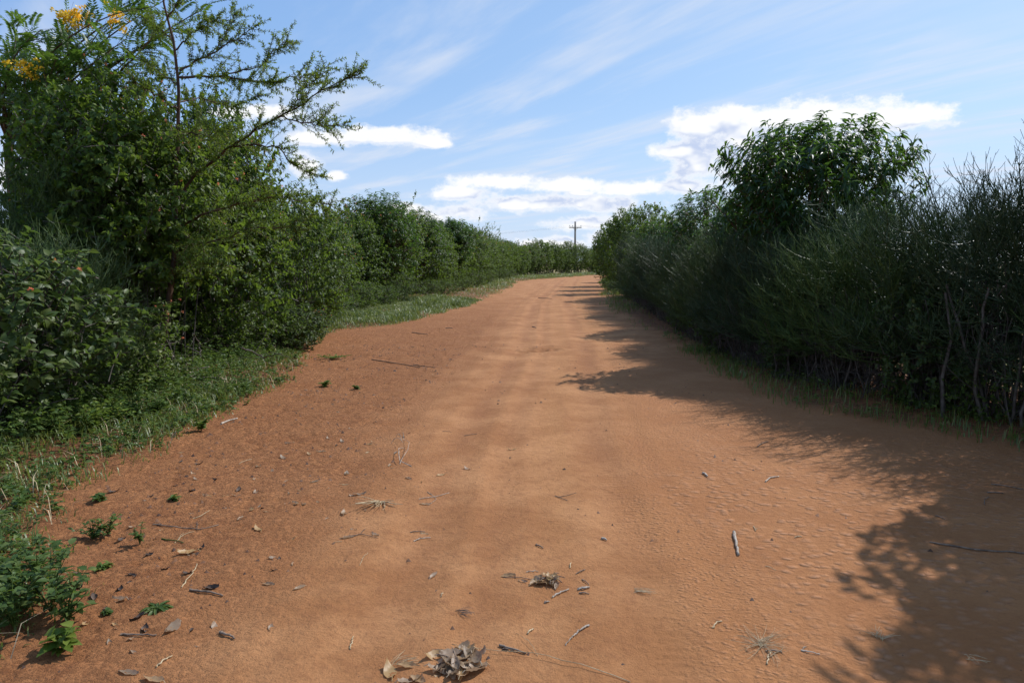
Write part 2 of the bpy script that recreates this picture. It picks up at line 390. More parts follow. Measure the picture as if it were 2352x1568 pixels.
# ------------------------------------------------------------------ plant generators (each returns meshes keyed by part)
def shrub_meshes(nm, H, R, n_tw, per, Ls, z0=.15, kind='rhomb', leafm=None, lump=.28, flowers=0, stems=9, tw_len=.45, aspect=.62, stemm=None, core=.35, up=.45):
    leafm = leafm or M_LANT; stemm = stemm or M_STEM
    u = rnd(n_tw); u[:, 2] = u[:, 2] * .9 + .1; u = norm(u)
    lob = norm(rnd(14)); amp = rng.uniform(-.6, 1, 14)
    lum = 1 + lump * np.clip((np.maximum(0, u @ lob.T) ** 6 * amp).sum(1), -1, 1.1)
    r = (core + (1 - core) * rng.random(n_tw) ** .55) * lum
    hc = (H - z0) / 2
    end = np.stack([u[:, 0] * R, u[:, 1] * R, u[:, 2] * hc], -1) * r[:, None] + np.array([0, 0, z0 + hc])
    low = end[:, 2] < .05; end[low, 2] = .05 + rng.random(low.sum()) * .2
    ln = tw_len * rng.uniform(.6, 1.35, n_tw)
    outw = norm(np.stack([u[:, 0], u[:, 1], u[:, 2] * .6 + up], -1) + .45 * rnd(n_tw))
    start = end - outw * ln[:, None]
    start[:, 2] = np.maximum(start[:, 2], .03)
    mid = (start + end) / 2 + np.stack([np.zeros(n_tw), np.zeros(n_tw), rng.uniform(-.02, .10, n_tw)], -1) + .04 * rnd(n_tw)
    M = 5
    path = bez(start, mid, end, M)
    wood = MB(); tubes(wood, path, np.linspace(.006, .0025, M)[None] * rng.uniform(.7, 1.3, (n_tw, 1)), 3)
    # main stems
    k = rng.choice(n_tw, stems * 4, replace=False)
    b0 = np.stack([rng.normal(0, .16 * R, len(k)), rng.normal(0, .16 * R, len(k)), np.full(len(k), -.08)], -1)
    b1 = np.stack([start[k, 0] * .35 + b0[:, 0] * .6, start[k, 1] * .35 + b0[:, 1] * .6, start[k, 2] * .65], -1)
    tubes(wood, bez(b0, b1, start[k], 7), np.linspace(.012, .005, 7)[None] * rng.uniform(.5, 1.3, (len(k), 1)) * (R / 1.3), 5)
    # leaves in opposite pairs along the twigs
    ti = np.repeat(np.arange(n_tw), per); N = len(ti)
    tt = rng.uniform(.12, 1.0, N); j = tt * (M - 1); j0 = np.minimum(j.astype(int), M - 2); fr = (j - j0)[:, None]
    p = path[ti, j0] * (1 - fr) + path[ti, j0 + 1] * fr
    T = norm(path[ti, j0 + 1] - path[ti, j0])
    side = norm(np.cross(T, norm(rnd(N))))
    d = norm(T * .45 + side * .9 + np.array([0, 0, -.22]) + .2 * rnd(N))
    nn = np.array([0, 0, 1.]) * .9 + norm(np.stack([u[ti, 0], u[ti, 1], u[ti, 2]], -1)) * .6 + .45 * rnd(N)
    L = Ls * rng.uniform(.55, 1.25, N) * (1.1 - .35 * tt)
    fol = MB(); leaves(fol, p, d, nn, L, L * aspect * rng.uniform(.8, 1.15, N), kind)
    out = {'stems': wood.mesh(nm + '_stems', stemm), 'foliage': fol.mesh(nm + '_foliage', leafm)}
    if flowers:
        f = MB(); s = np.argsort(-(u @ np.array([.2, -.6, .6])) * r + .7 * rng.random(n_tw))[:flowers]
        blossom(f, end[s] + outw[s] * .02, .018, 10)
        out['blossoms'] = f.mesh(nm + '_blossoms', M_PINK)
    return out

def blossom(mb, c, r, k):
    """small round heads of petals"""
    n = len(c); ci = np.repeat(np.arange(n), k)
    d = norm(rnd(n * k) + np.array([0, 0, .5]))
    leaves(mb, c[ci] + d * r * .4, norm(d + .6 * rnd(n * k)), rnd(n * k), r * 1.1, r * .95, 'rhomb')

def pencil_meshes(nm, H, R, n_prim=190, n_stem=62, stem_h=1.0, sec=12):
    """hedge plant of thin leafless upcurving twigs over a fence of grey stems"""
    st = MB()
    b = np.stack([rng.uniform(-R * .95, R * .95, n_stem), rng.normal(0, .16, n_stem), np.full(n_stem, -.1)], -1)
    e = b + np.stack([rng.normal(0, .22, n_stem), rng.normal(0, .18, n_stem), stem_h * rng.uniform(.75, 1.5, n_stem)], -1)
    m = (b + e) / 2 + np.stack([rng.normal(0, .1, n_stem), rng.normal(0, .1, n_stem), np.zeros(n_stem)], -1)
    pts = bez(b, m, e, 8); pts[:, 1:-1, :2] += rng.normal(0, .012, (n_stem, 6, 2))
    tubes(st, pts, np.linspace(1, .6, 8)[None] * (.005 + .016 * rng.random((n_stem, 1)) ** 3), 6)
    # thin dead side shoots low down
    q = n_stem * 7; si = rng.integers(0, n_stem, q); kk = rng.integers(1, 6, q); s0 = pts[si, kk]
    e0 = s0 + norm(rnd(q) + np.array([0, 0, .7])) * rng.uniform(.2, .6, (q, 1))
    tubes(st, bez(s0, (s0 + e0) / 2 + .06 * rnd(q), e0, 4), np.linspace(.0045, .002, 4)[None], 3)
    tw = MB()
    # primary branches: out of the crown, sagging and then curving up
    a = rng.uniform(0, 2 * PI, n_prim); zf = rng.random(n_prim)
    p0 = np.stack([rng.uniform(-R * .8, R * .8, n_prim), rng.normal(0, .2, n_prim), .45 + (H - 1.05) * zf], -1)
    rad = np.stack([np.cos(a) * .8, np.sin(a), np.zeros(n_prim)], -1)
    ln = rng.uniform(.35, .85, n_prim)
    upk = .25 + .75 * zf ** 1.5
    p1 = p0 + rad * (ln * .70)[:, None] * (1.15 - .55 * zf)[:, None] + np.array([0, 0, 1.]) * (ln * (-.22 + .55 * upk))[:, None]
    p2 = p1 + rad * (ln * .28)[:, None] + np.array([0, 0, 1.]) * (ln * (.22 + .38 * upk))[:, None] + .05 * rnd(n_prim)
    prim = bez(p0, p1, p2, 7)
    tubes(tw, prim, np.linspace(.0085, .0032, 7)[None] * rng.uniform(.7, 1.25, (n_prim, 1)), 4)
    # long pale arching branches on the outside
    nb = 42; ab = rng.uniform(0, 2 * PI, nb); zb = rng.uniform(.5, .85, nb) * H
    r_ = np.stack([np.cos(ab) * .7, np.sin(ab), np.zeros(nb)], -1); q0 = np.stack([rng.uniform(-R * .8, R * .8, nb), rng.normal(0, .12, nb), zb], -1)
    lb = rng.uniform(.5, .95, nb)[:, None]
    q1 = q0 + r_ * lb * .6 + np.array([0, 0, -.16]) * lb; q2 = q1 + r_ * lb * .45 + np.array([0, 0, .42]) * lb
    arc = bez(q0, q1, q2, 8)
    tubes(tw, arc, np.linspace(.0085, .003, 8)[None], 4)
    fk = np.repeat(np.arange(nb), 3); kk_ = rng.integers(3, 7, nb * 3); f0 = arc[fk, kk_]; fd = norm(norm(arc[fk, kk_ + 1] - f0) + .5 * norm(rnd(nb * 3)) + np.array([0, 0, .3]))
    fl_ = rng.uniform(.12, .3, (nb * 3, 1)); tubes(tw, bez(f0, f0 + fd * fl_ * .5, f0 + (fd + np.array([0, 0, .3])) * fl_, 4), np.linspace(.004, .002, 4)[None], 3)
    def child(par, n_each, l0, l1, r0, spread, M=4):
        n = len(par) * n_each; i = np.repeat(np.arange(len(par)), n_each); K = par.shape[1]
        t = rng.uniform(.25, 1.0, n) ** .8 * (K - 1); j0 = np.minimum(t.astype(int), K - 2); fr = (t - j0)[:, None]
        s = par[i, j0] * (1 - fr) + par[i, j0 + 1] * fr
        T = norm(par[i, j0 + 1] - par[i, j0])
        d = norm(T + spread * norm(rnd(n)))
        l = rng.uniform(l0, l1, n)[:, None]
        mid = s + d * l * .5; e = mid + norm(d * .6 + np.array([0, 0, .42])) * l * .55
        path = bez(s, mid, e, M)
        tubes(tw, path, np.linspace(r0, r0 * .62, M)[None] * rng.uniform(.8, 1.2, (n, 1)), 3)
        return path
    s1 = child(prim, sec, .14, .36, .0036, 1.0)
    s2 = child(s1, 2, .07, .17, .0028, .8, 3)
    return {'stems': st.mesh(nm + '_stems', M_STEM), 'twigs': tw.mesh(nm + '_twigs', M_PENCIL)}

def broad_meshes(nm, H, R, n_tw, z0, Ls=.14, trunk=True, per=13, aspect=.22):
    """round crown of drooping lance-shaped leaves in whorls at the twig ends"""
    u = rnd(n_tw); u[:, 2] = u[:, 2] * .8 + .25; u = norm(u)
    lob = norm(rnd(12)); amp = rng.uniform(-.7, 1, 12)
    lum = 1 + .30 * np.clip((np.maximum(0, u @ lob.T) ** 9 * amp).sum(1), -1, 1.1)
    r = (.35 + .65 * rng.random(n_tw) ** .5) * lum; hc = (H - z0) / 2
    end = np.stack([u[:, 0] * R, u[:, 1] * R, u[:, 2] * hc], -1) * r[:, None] + np.array([0, 0, z0 + hc])
    outw = norm(np.stack([u[:, 0], u[:, 1], u[:, 2] + .6], -1) + .3 * rnd(n_tw))
    ln = rng.uniform(.25, .6, n_tw)
    end = end + outw * (.14 * rng.random(n_tw) ** 3)[:, None]
    start = end - outw * ln[:, None]
    mid = (start + end) / 2 - np.array([0, 0, .05]) + .03 * rnd(n_tw)
    path = bez(start, mid, end, 5)
    w = MB(); tubes(w, path, np.linspace(.007, .003, 5)[None], 4)
    k = rng.choice(n_tw, min(40, n_tw), replace=False)
    top = np.array([0, 0, z0 + .35 * hc])
    tb = bez(np.zeros((1, 3)) + np.array([0, 0, -.1]), np.array([[.06, .03, top[2] * .5]]), top[None], 8)
    tubes(w, tb, np.linspace(.075, .05, 8)[None] * R / 1.4, 8)
    b0 = np.repeat(top[None], len(k), 0) * rng.uniform(.55, 1.0, (len(k), 1))
    tubes(w, bez(b0, (b0 + start[k]) / 2 + np.array([0, 0, -.12]), start[k], 6), np.linspace(.028, .008, 6)[None] * R / 1.4, 5)
    i = np.repeat(np.arange(n_tw), per); N = len(i)
    t = 1 - rng.random(N) ** 1.6 * .75; j = t * 4; j0 = np.minimum(j.astype(int), 3); fr = (j - j0)[:, None]
    p = path[i, j0] * (1 - fr) + path[i, j0 + 1] * fr
    T = norm(path[i, j0 + 1] - path[i, j0])
    side = norm(np.cross(T, rnd(N)))
    d = norm(T * .45 + side * .85 + np.array([0, 0, -.28]) + .15 * rnd(N))
    L = Ls * rng.uniform(.6, 1.2, N)
    f = MB(); leaves(f, p, d, np.array([0, 0, 1.]) + .35 * rnd(N), L, L * aspect * rng.uniform(.85, 1.2, N), 'lance')
    return {'trunk': w.mesh(nm + '_trunk', M_BARK, True), 'crown': f.mesh(nm + '_crown', M_BROAD)}

def put(meshes, name, label, cat, x, y, rz=0., sc=1., group=None, sink=0.03, zs=None):
    o = thing(name, label, cat, (x, y, float(height(np.array([x]), np.array([y]), False)[0]) - sink), rz, (sc, sc, zs or sc), group)
    for k, me in meshes.items():
        link(k, me, o)
    return o

# prototypes -----------------------------------------------------------------
LANT = [shrub_meshes('lantana_%d' % i, 3.3, 1.35, 760, 21, .096, flowers=26, core=.45) for i in range(4)]
HIGH = [shrub_meshes('overhanging_%d' % i, 3.6, 1.15, 430, 21, .098, z0=1.15, kind='ovate', flowers=20, stems=2, up=.25) for i in range(2)]
LOW = [shrub_meshes('low_shrub_%d' % i, 1.25, .85, 260, 20, .055, z0=.0, stems=6, flowers=0, tw_len=.32) for i in range(3)]
NEARB = [shrub_meshes('near_bush_%d' % i, 2.1, .95, 330, 18, .100, z0=.0, kind='ovate', leafm=M_LANTN, flowers=8, stems=8, lump=.3) for i in range(2)]
PEN = [pencil_meshes('pencil_%d' % i, 2.25, .75) for i in range(4)]
TALLP = [pencil_meshes('tall_pencil_%d' % i, 3.1, .85, n_prim=260, n_stem=66, stem_h=1.35) for i in range(2)]
BROAD = [broad_meshes('broad_0', 4.0, 1.5, 900, 1.0, .17, per=14, aspect=.25), broad_meshes('broad_1', 4.0, 1.3, 560, .7, per=15, aspect=.25)]

# ------------------------------------------------------------------ left side
G_L = 'leafy bushes of the left hedge'
# the tall dark tangle round the thorn tree
put(LANT[0], 'lantana_bush', 'tall dark flowering bush left of the thorn tree, reaching highest of the tangle', 'bush', -5.95, 10.9, 1.0, 1.0, 'bushes round the thorn tree', zs=1.36)
put(LANT[1], 'lantana_bush', 'dark flowering bush the thorn tree stem rises through', 'bush', -4.95, 12.0, 2.2, .98, 'bushes round the thorn tree', zs=1.10)
put(LANT[2], 'lantana_bush', 'green flowering bush at the grass edge just beyond the thorn tree', 'bush', -4.55, 15.2, 4.0, .86, 'bushes round the thorn tree', zs=.98)
put(LANT[3], 'lantana_bush', 'bush below the senna trunk at the left edge of the tangle', 'bush', -7.6, 11.4, .5, .95, 'bushes round the thorn tree', zs=.78)
put(LANT[2], 'lantana_bush', 'bush filling the back of the tangle behind the thorn tree', 'bush', -6.1, 13.6, 5.2, 1.0, 'bushes round the thorn tree', zs=1.18)
put(TALLP[0], 'pencil_bush', 'grey-green pencil-twig plant caught in the dark tangle left of the thorn tree', 'bush', -5.75, 9.3, .4, .9, 'pencil-twig plants in the tangle', zs=.9)
put(LANT[3], 'lantana_bush', 'tall dark bush at the back of the tangle under the yellow flowers', 'bush', -7.0, 12.2, 2.0, 1.0, 'bushes round the thorn tree', zs=1.40)
put(LANT[1], 'lantana_bush', 'highest bush behind the thorn tree stem, under its side branches', 'bush', -5.6, 12.9, 5.0, 1.0, 'bushes round the thorn tree', zs=1.42)
for x, y, s_, z_, lab in [(-4.7, 11.5, .9, .8, 'low dark shrub behind the foot of the thorn tree'), (-5.5, 10.6, 1.0, .85, 'low dark shrub left behind the thorn tree foot'), (-4.2, 12.6, .8, .7, 'low shrub right behind the thorn tree foot'), (-6.2, 10.0, 1.1, 1.0, 'low dark shrub in the shade of the tall tangle')]:
    put(LOW[int(x * 7) % 3], 'low_shrub', lab, 'shrub', x, y, x * 3, s_, 'low shrubs in the shade of the tangle', zs=z_)
put(HIGH[0], 'lantana_bush', 'leafy flowering bush hanging round the thorn tree stem at mid height', 'bush', -4.75, 9.75, .6, .95, 'bushes round the thorn tree', zs=.98)
put(HIGH[1], 'lantana_bush', 'leafy flowering bush hanging over bare stems left of the thorn tree', 'bush', -5.6, 9.7, 1.9, 1.0, 'bushes round the thorn tree', zs=1.12)
put(NEARB[0], 'near_bush', 'broad-leaved green bush at the left picture edge, nearest of the left hedge', 'bush', -4.65, 6.3, .3, 1.0, 'near broad-leaved bushes', zs=.92)
put(NEARB[1], 'near_bush', 'broad-leaved bush between the nearest left bush and the thorn tree stem', 'bush', -4.75, 8.1, 2.1, .85, 'near broad-leaved bushes', zs=.62)
put(NEARB[0], 'near_bush', 'broad-leaved bush behind the nearest bush, below the senna trunk', 'bush', -6.3, 8.6, 3.3, 1.1, 'near broad-leaved bushes', zs=.95)
put(NEARB[1], 'near_bush', 'low leafy bush at the foot of the flowering bush beyond the thorn tree', 'bush', -4.0, 13.1, 1.2, .62, 'near broad-leaved bushes', zs=.42)
# hedge beyond, one bush after the other
prof = line([(16, 3.2), (20, 3.3), (24, 3.45), (27, 3.7), (32, 3.9), (40, 4.0), (50, 4.0), (65, 3.75), (80, 3.9), (88, 3.8), (95, 3.7), (115, 3.6)])
yy = 17.6; k = 0
while yy < 104 and k < len(ORD):
    H = float(prof(yy)) * rng.uniform(.84, 1.12)
    sc = H / 3.3 * rng.uniform(.9, 1.1)
    dx = (float(hedge_left(yy + 1)) - float(hedge_left(yy - 1))) / 2
    nx_, ny_ = -1 / math.hypot(1, dx), dx / math.hypot(1, dx)
    x = float(hedge_left(yy)) + nx_ * 1.15 * sc; y = yy + ny_ * 1.15 * sc
    put(LANT[k % 4], 'lantana_bush', '%s leafy hedge bush beyond the flowering bush at the grass edge, left of the road' % ORD[k], 'bush', x, y, rng.uniform(0, 6.28), sc * 1.04, G_L, zs=H / 3.3)
    yy += 1.8 * sc / math.hypot(1, dx) * (1 if yy < 40 else 1.25); k += 1
FARH = ['pale bush where the left hedge begins its far bend', 'bush in the first half of the far bend of the left hedge', 'bush halfway round the far bend of the left hedge', 'bush in the second half of the far bend of the left hedge',
        'low bush under the utility pole in the far left hedge', 'low bush just right of the utility pole in the far hedge', 'bush of the far hedge before the road end', 'dark bush of the far hedge closing the road end', 'last bush of the far hedge behind the right hedge',
        'bush filling the far bend behind its pale first bush', 'bush in the back of the far bend of the hedge', 'bush at the very end of the far hedge']
kk = 0
while yy < 112 and kk < len(FARH):
    H = float(prof(yy)) * rng.uniform(.92, 1.06); sc = H / 3.3 * 1.25
    dx = (float(hedge_left(yy + 1)) - float(hedge_left(yy - 1))) / 2
    nx_, ny_ = -1 / math.hypot(1, dx), dx / math.hypot(1, dx)
    put(LANT[kk % 4], 'lantana_bush', FARH[kk], 'bush', float(hedge_left(yy)) + nx_ * 1.3 * sc, yy + ny_ * 1.3 * sc, rng.uniform(0, 6.28), sc, 'bushes of the far bend', zs=H / 3.3)
    yy += 2.9 / math.hypot(1, dx); kk += 1
put(BROAD[1], 'broadleaf_tree', 'bright green tree with drooping leaves standing up out of the left hedge', 'tree', -5.1, 28.5, 0.7, 1.12, 'long-leaved trees', zs=1.10)
put(BROAD[1], 'broadleaf_tree', 'smaller drooping-leaved tree just beyond the bright green one in the left hedge', 'tree', -4.4, 33.5, 2.4, 1.02, 'long-leaved trees', zs=1.02)
put(BROAD[0], 'broadleaf_tree', 'farther drooping-leaved tree in the left hedge before it bends', 'tree', -3.6, 41, 4.1, 1.0, 'long-leaved trees', zs=1.03)
# foot of the left hedge
foot = [(-5.0, 18.2), (-5.2, 20.4), (-5.0, 22.6), (-4.6, 24.6), (-4.2, 27.2), (-3.6, 30.5), (-3.2, 33.5), (-2.7, 37.5), (-2.2, 42), (-1.6, 48), (-.9, 56), (-.2, 64)]
for i, (x, y) in enumerate(foot):
    put(LOW[i % 3], 'low_shrub', '%s low weedy shrub along the grassy foot of the left hedge' % ORD[i], 'shrub', x, y, rng.uniform(0, 6.28), rng.uniform(.8, 1.15), 'low shrubs at the foot of the left hedge', zs=rng.uniform(.6, .9))

# distant trees
FAR = [shrub_meshes('far_tree_0', 5.2, 2.6, 520, 18, .15, z0=1.2, flowers=0, stems=6, tw_len=.8)]
ft = {'trunk': FAR[0]['stems'], 'crown': FAR[0]['foliage']}
for x, y, s, zs, lab in [(-3.2, 82, .8, 1.12, 'dark tree showing over the far bend of the left hedge'), (8.2, 132, 1.1, .92, 'dark round tree behind the far hedge, left of the utility pole'),
                        (17.5, 150, 1.3, .85, 'dark tree behind the far hedge, right of the utility pole'), (22, 118, 1.0, .7, 'dark tree closing the end of the road beside the right hedge')]:
    put(ft, 'distant_tree', lab, 'tree', x, y, x, s, 'distant dark trees', zs=zs)

# ------------------------------------------------------------------ right side
put(PEN[2], 'pencil_bush', 'pencil-twig plant tangled into the broad-leaved bushes at the left picture edge', 'bush', -4.75, 7.3, 1.3, .82, 'pencil-twig plants in the tangle')
G_R = 'pencil-twig plants of the right hedge'
yy = 3.6; k = 0
hp = line([(3, 4.4), (5.7, 4.4), (6.0, 2.8), (6.9, 2.75), (7.5, 2.35), (8.2, 2.0), (10, 1.95), (14, 1.98), (18, 2.0), (24, 2.4), (30, 2.6), (34, 2.7)])
while yy < 33:
    H = float(hp(yy)) * rng.uniform(.95, 1.05)
    dx = (float(hedge_right(yy + .5)) - float(hedge_right(yy - .5)))
    ang = math.atan2(1, dx)
    tall = H > 2.38
    me = TALLP[k % 2] if tall else PEN[k % 4]
    x = float(hedge_right(yy)) + (.35 if H < 3.4 else 1.0)
    lab = '%s pencil-twig plant of the right hedge, counted from the nearest' % ORD[k]
    put(me, 'pencil_bush', lab, 'bush', x, yy, ang + (PI if k % 3 == 1 else 0), H / (3.1 if tall else 2.25), G_R)
    yy += (.95 if yy < 14 else 1.25) * max(.55, math.sin(ang)); k += 1
for i, (x, y, s, z) in enumerate([(6.6, 5.6, 1.0, .6), (6.3, 7.4, .9, .5), (5.4, 8.6, .9, .55), (4.9, 10.2, 1.0, .8), (4.6, 12, 1.0, .7), (4.7, 14.5, 1.0, .8), (4.9, 17.5, 1.0, .8), (5.1, 20.5, 1.0, .8), (4.35, 9.4, .6, .5), (4.75, 7.0, .5, .5)]):
    put(LOW[i % 3], 'low_shrub', '%s leafy shrub seen through the stems of the right hedge, counted from the nearest' % ORD[i], 'shrub', x, y, i, s, 'leafy shrubs among the stems of the right hedge', zs=z)
for x, y, rz, s_, z_, lab in [(4.45, 7.55, .5, .55, .72, 'broad-leaved climber in the near right hedge beside the bare upright sapling'), (3.75, 9.6, 2.0, .42, .4, 'small leafy shrub at the foot of the right hedge in the tree shadow'),
                              (3.65, 12.4, 3.1, .45, .5, 'leafy shrub at the right hedge foot below the big round tree'), (3.9, 15.8, 4.0, .5, .45, 'leafy shrub at the right hedge foot beyond the big round tree')]:
    put(NEARB[int(y) % 2], 'leafy_shrub', lab, 'shrub', x, y, rz, s_, 'leafy shrubs at the foot of the right hedge', zs=z_)
mb = MB(); pst = np.array([[[0, 0, -.1], [-.03, .02, .4], [.02, -.01, .8], [-.05, .03, 1.25]]]); tubes(mb, pst, np.array([[.021, .019, .016, .013]]), 7)
tubes(mb, np.array([[[.02, -.01, .8], [.12, .05, 1.1], [.16, .05, 1.5]]]), np.array([[.011, .009, .007]]), 6)
o = link('dry_sapling', mb.mesh('dry_sapling', M_STEM, True)); o.location = (4.36, 7.05, hz(4.36, 7.05)); tag(o, 'bare upright sapling standing in front of the near right hedge', 'sapling')
# a second row behind keeps the hedge thick
G_B = 'pencil-twig plants in the back row of the right hedge'
for i, y in enumerate([4.2, 5.6, 6.8, 8.0, 9.3, 10.6, 12.0, 13.6, 15.4, 17.4, 19.6, 22, 25, 28]):
    tall = y < 5
    put(TALLP[i % 2] if tall else PEN[(i + 1) % 4], 'pencil_bush', '%s pencil-twig plant of the right hedge back row, counted from the nearest' % ORD[i], 'bush', float(hedge_right(y)) + 1.1, y + .2,
        PI / 2 + rng.uniform(-.4, .4), 1.0 if tall else .98, G_B)
put(LANT[1], 'leafy_bush', 'tall leafy bush beside the nearest pencil-twig plants at the right', 'bush', 6.0, 5.0, .4, 1.0, 'leafy bushes of the right hedge', zs=1.42)
put(BROAD[0], 'broadleaf_tree', 'tall drooping-leaved tree shading the lower right corner of the road', 'tree', 6.2, 4.85, 2.2, 1.15, 'long-leaved trees', zs=1.26)
put(BROAD[1], 'broadleaf_tree', 'drooping-leaved tree close left behind the big round tree over the right hedge', 'tree', 4.75, 13.9, 5.0, .85, 'long-leaved trees', zs=.76)
put(BROAD[0], 'broadleaf_tree', 'big round dark tree with drooping leaves rising above the right hedge', 'tree', 4.72, 11.4, 0.2, .88, 'long-leaved trees', zs=1.0)
put(BROAD[1], 'broadleaf_tree', 'lower drooping-leaved tree beyond the big round tree over the right hedge', 'tree', 4.75, 17.2, 1.4, .92, 'long-leaved trees', zs=.84)
put(BROAD[1], 'broadleaf_tree', 'slim drooping-leaved tree halfway along the right hedge', 'tree', 5.1, 22, 3.0, .9, 'long-leaved trees', zs=.78)
for i, (x, y, s, zs, kk, lab) in enumerate([
    (6.2, 31, 1.05, 1.25, 0, 'tall bright leafy bush above the far part of the right hedge'),
    (5.8, 36, .95, 1.30, 1, 'dark bush beyond the last pencil-twig plant of the right hedge'),
    (6.1, 41, 1.05, 1.28, 2, 'dark leafy bush hanging over the shadow streaks on the far road'),
    (6.7, 47, 1.05, 1.15, 3, 'dark bush near the far end of the right hedge'),
    (8.4, 55, 1.05, .95, 0, 'dark bush where the right hedge starts to bend'),
    (10.2, 64, 1.0, .9, 1, 'last dark bush of the right hedge at the bend'),
    (5.3, 26, .8, 1.0, 2, 'leafy bush behind the pencil-twig plants halfway along the right hedge')]):
    put(LANT[kk], 'leafy_bush', lab, 'bush', x, y, i * 1.3, s, 'leafy bushes of the right hedge', zs=zs)
for i, (x, y, s) in enumerate([(5.0, 29.5, .7), (5.3, 34, .8), (5.5, 38.5, .8), (6.2, 44, .9)]):
    put(LOW[i % 3], 'low_shrub', '%s low shrub at the grassy foot of the far right hedge' % ORD[i], 'shrub', x, y, i, s, 'low shrubs at the foot of the right hedge', zs=s * .7)

# ------------------------------------------------------------------ thorn tree with feathery leaves
def thorn_tree():
    D = 10.0
    base = at(366, 862); D = base[1]
    root = thing('thorn_tree', 'slender thorn tree with feathery leaves arching over the left hedge', 'tree', base)
    root_p = np.array(base)
    w = MB(); f = MB()
    def poly(pts, n):
        pts = np.array(pts, float); s = np.concatenate([[0], np.cumsum(np.linalg.norm(np.diff(pts, axis=0), axis=1))])
        t = np.linspace(0, s[-1], n); return np.stack([np.interp(t, s, pts[:, i]) for i in range(3)], -1)
    def P2(px, py, dd): return P(px, py, D + dd) - root_p
    trunk = poly([(0, 0, -.12), P2(376, 760, 0), P2(388, 690, .05), P2(404, 560, .1), P2(402, 440, .1), P2(408, 330, .05), P2(411, 200, 0), P2(398, 90, -.05), P2(378, 20, -.1), P2(366, -70, -.1)], 26)
    tubes(w, trunk[None], np.linspace(.050, .010, 26)[None], 8)
    limbs = []
    def limb(pts, r0, r1, n=16):
        p = poly(pts, n); p[1:-1] += rng.normal(0, .012, (n - 2, 3)); tubes(w, p[None], np.linspace(r0, r1, n)[None], 6); limbs.append((p, r1)); return p
    limb([P2(402, 470, .1), P2(440, 405, 0), P2(533, 337, -.25), P2(610, 285, -.45), P2(675, 249, -.6), P2(746, 206, -.75), P2(828, 170, -.9)], .022, .004, 24)
    limb([P2(533, 337, -.25), P2(640, 335, -.2), P2(657, 360, -.2), P2(690, 392, -.2), P2(746, 408, -.2)], .014, .003)
    limb([P2(640, 268, -.5), P2(720, 285, -.8), P2(800, 290, -1.1)], .010, .003)
    limb([P2(675, 249, -.6), P2(690, 210, -.4), P2(757, 156, -.3)], .010, .003)
    limb([P2(414, 178, 0), P2(515, 174, -.5), P2(622, 188, -.9), P2(711, 172, -1.2)], .018, .003)
    limb([P2(515, 174, -.5), P2(600, 150, -.3), P2(662, 88, -.2)], .010, .003)
    limb([P2(413, 163, 0), P2(497, 117, .4), P2(568, 75, .7), P2(585, 62, .8)], .016, .003)
    limb([P2(497, 117, .4), P2(525, 70, .4), P2(540, 30, .4)], .009, .003)
    limb([P2(411, 235, 0), P2(460, 225, .5), P2(530, 245, 1.0), P2(600, 215, 1.3)], .012, .003)
    limb([P2(404, 115, 0), P2(440, 75, -.4), P2(500, 40, -.8)], .012, .003)
    limb([P2(400, 100, 0), P2(360, 60, .4), P2(330, 40, .8)], .010, .003)
    limb([P2(385, 40, -.1), P2(420, -10, -.3), P2(450, -50, -.5)], .010, .003)
    limb([P2(409, 250, 0), P2(350, 215, -.4), P2(310, 190, -.8)], .012, .003)
    limb([P2(410, 200, 0), P2(360, 160, .5), P2(320, 140, 1.0)], .011, .003)
    limb([P2(406, 300, 0), P2(470, 310, -.6), P2(520, 300, -1.1)], .012, .003)
    limb([P2(405, 520, .1), P2(520, 470, -.5), P2(640, 450, -1.0), P2(760, 470, -1.4)], .016, .003)
    limb([P2(404, 560, .1), P2(480, 560, -.8), P2(590, 520, -1.4), P2(700, 530, -1.6)], .014, .003)
    limb([P2(395, 640, .1), P2(440, 600, -.8), P2(520, 610, -1.3)], .011, .003)
    tips = []
    for p, r1 in limbs:
        n = len(p); L = np.linalg.norm(np.diff(p, axis=0), axis=1).sum()
        m = int(L * 30)
        t = rng.uniform(.12, 1, m) * (n - 1); j = np.minimum(t.astype(int), n - 2); fr = (t - j)[:, None]
        s = p[j] * (1 - fr) + p[j + 1] * fr; T = norm(p[j + 1] - p[j])
        d = norm(T * .8 + .75 * norm(rnd(m)) + np.array([0, 0, .12]))
        l = rng.uniform(.14, .5, m)[:, None] * (1.15 - .5 * t[:, None] / n)
        e = s + d * l; q = bez(s, (s + e) / 2 + .02 * rnd(m), e, 5)
        tubes(w, q, np.linspace(.0045, .0018, 5)[None], 3)
        tips.append(q); tips.append(p[None, :, :].repeat(1, 0)[:, np.linspace(n * .4, n - 1, 5).astype(int)])
    q = np.concatenate(tips)
    per = 44; i = np.repeat(np.arange(len(q)), per); N = len(i)
    t = rng.uniform(.05, 1, N) * 4; j = np.minimum(t.astype(int), 3); fr = (t - j)[:, None]
    p = q[i, j] * (1 - fr) + q[i, j + 1] * fr; T = norm(q[i, j + 1] - q[i, j])
    d = norm(T * .5 + norm(np.cross(T, rnd(N))) + .2 * rnd(N))
    L = rng.uniform(.022, .05, N)
    leaves(f, p, d, np.array([0, 0, 1.]) + .5 * rnd(N), L, L * .30, 'rhomb')
    link('trunk', w.mesh('thorn_trunk', M_THORN, True), root); link('crown', f.mesh('thorn_crown', M_FEATH), root)
thorn_tree()

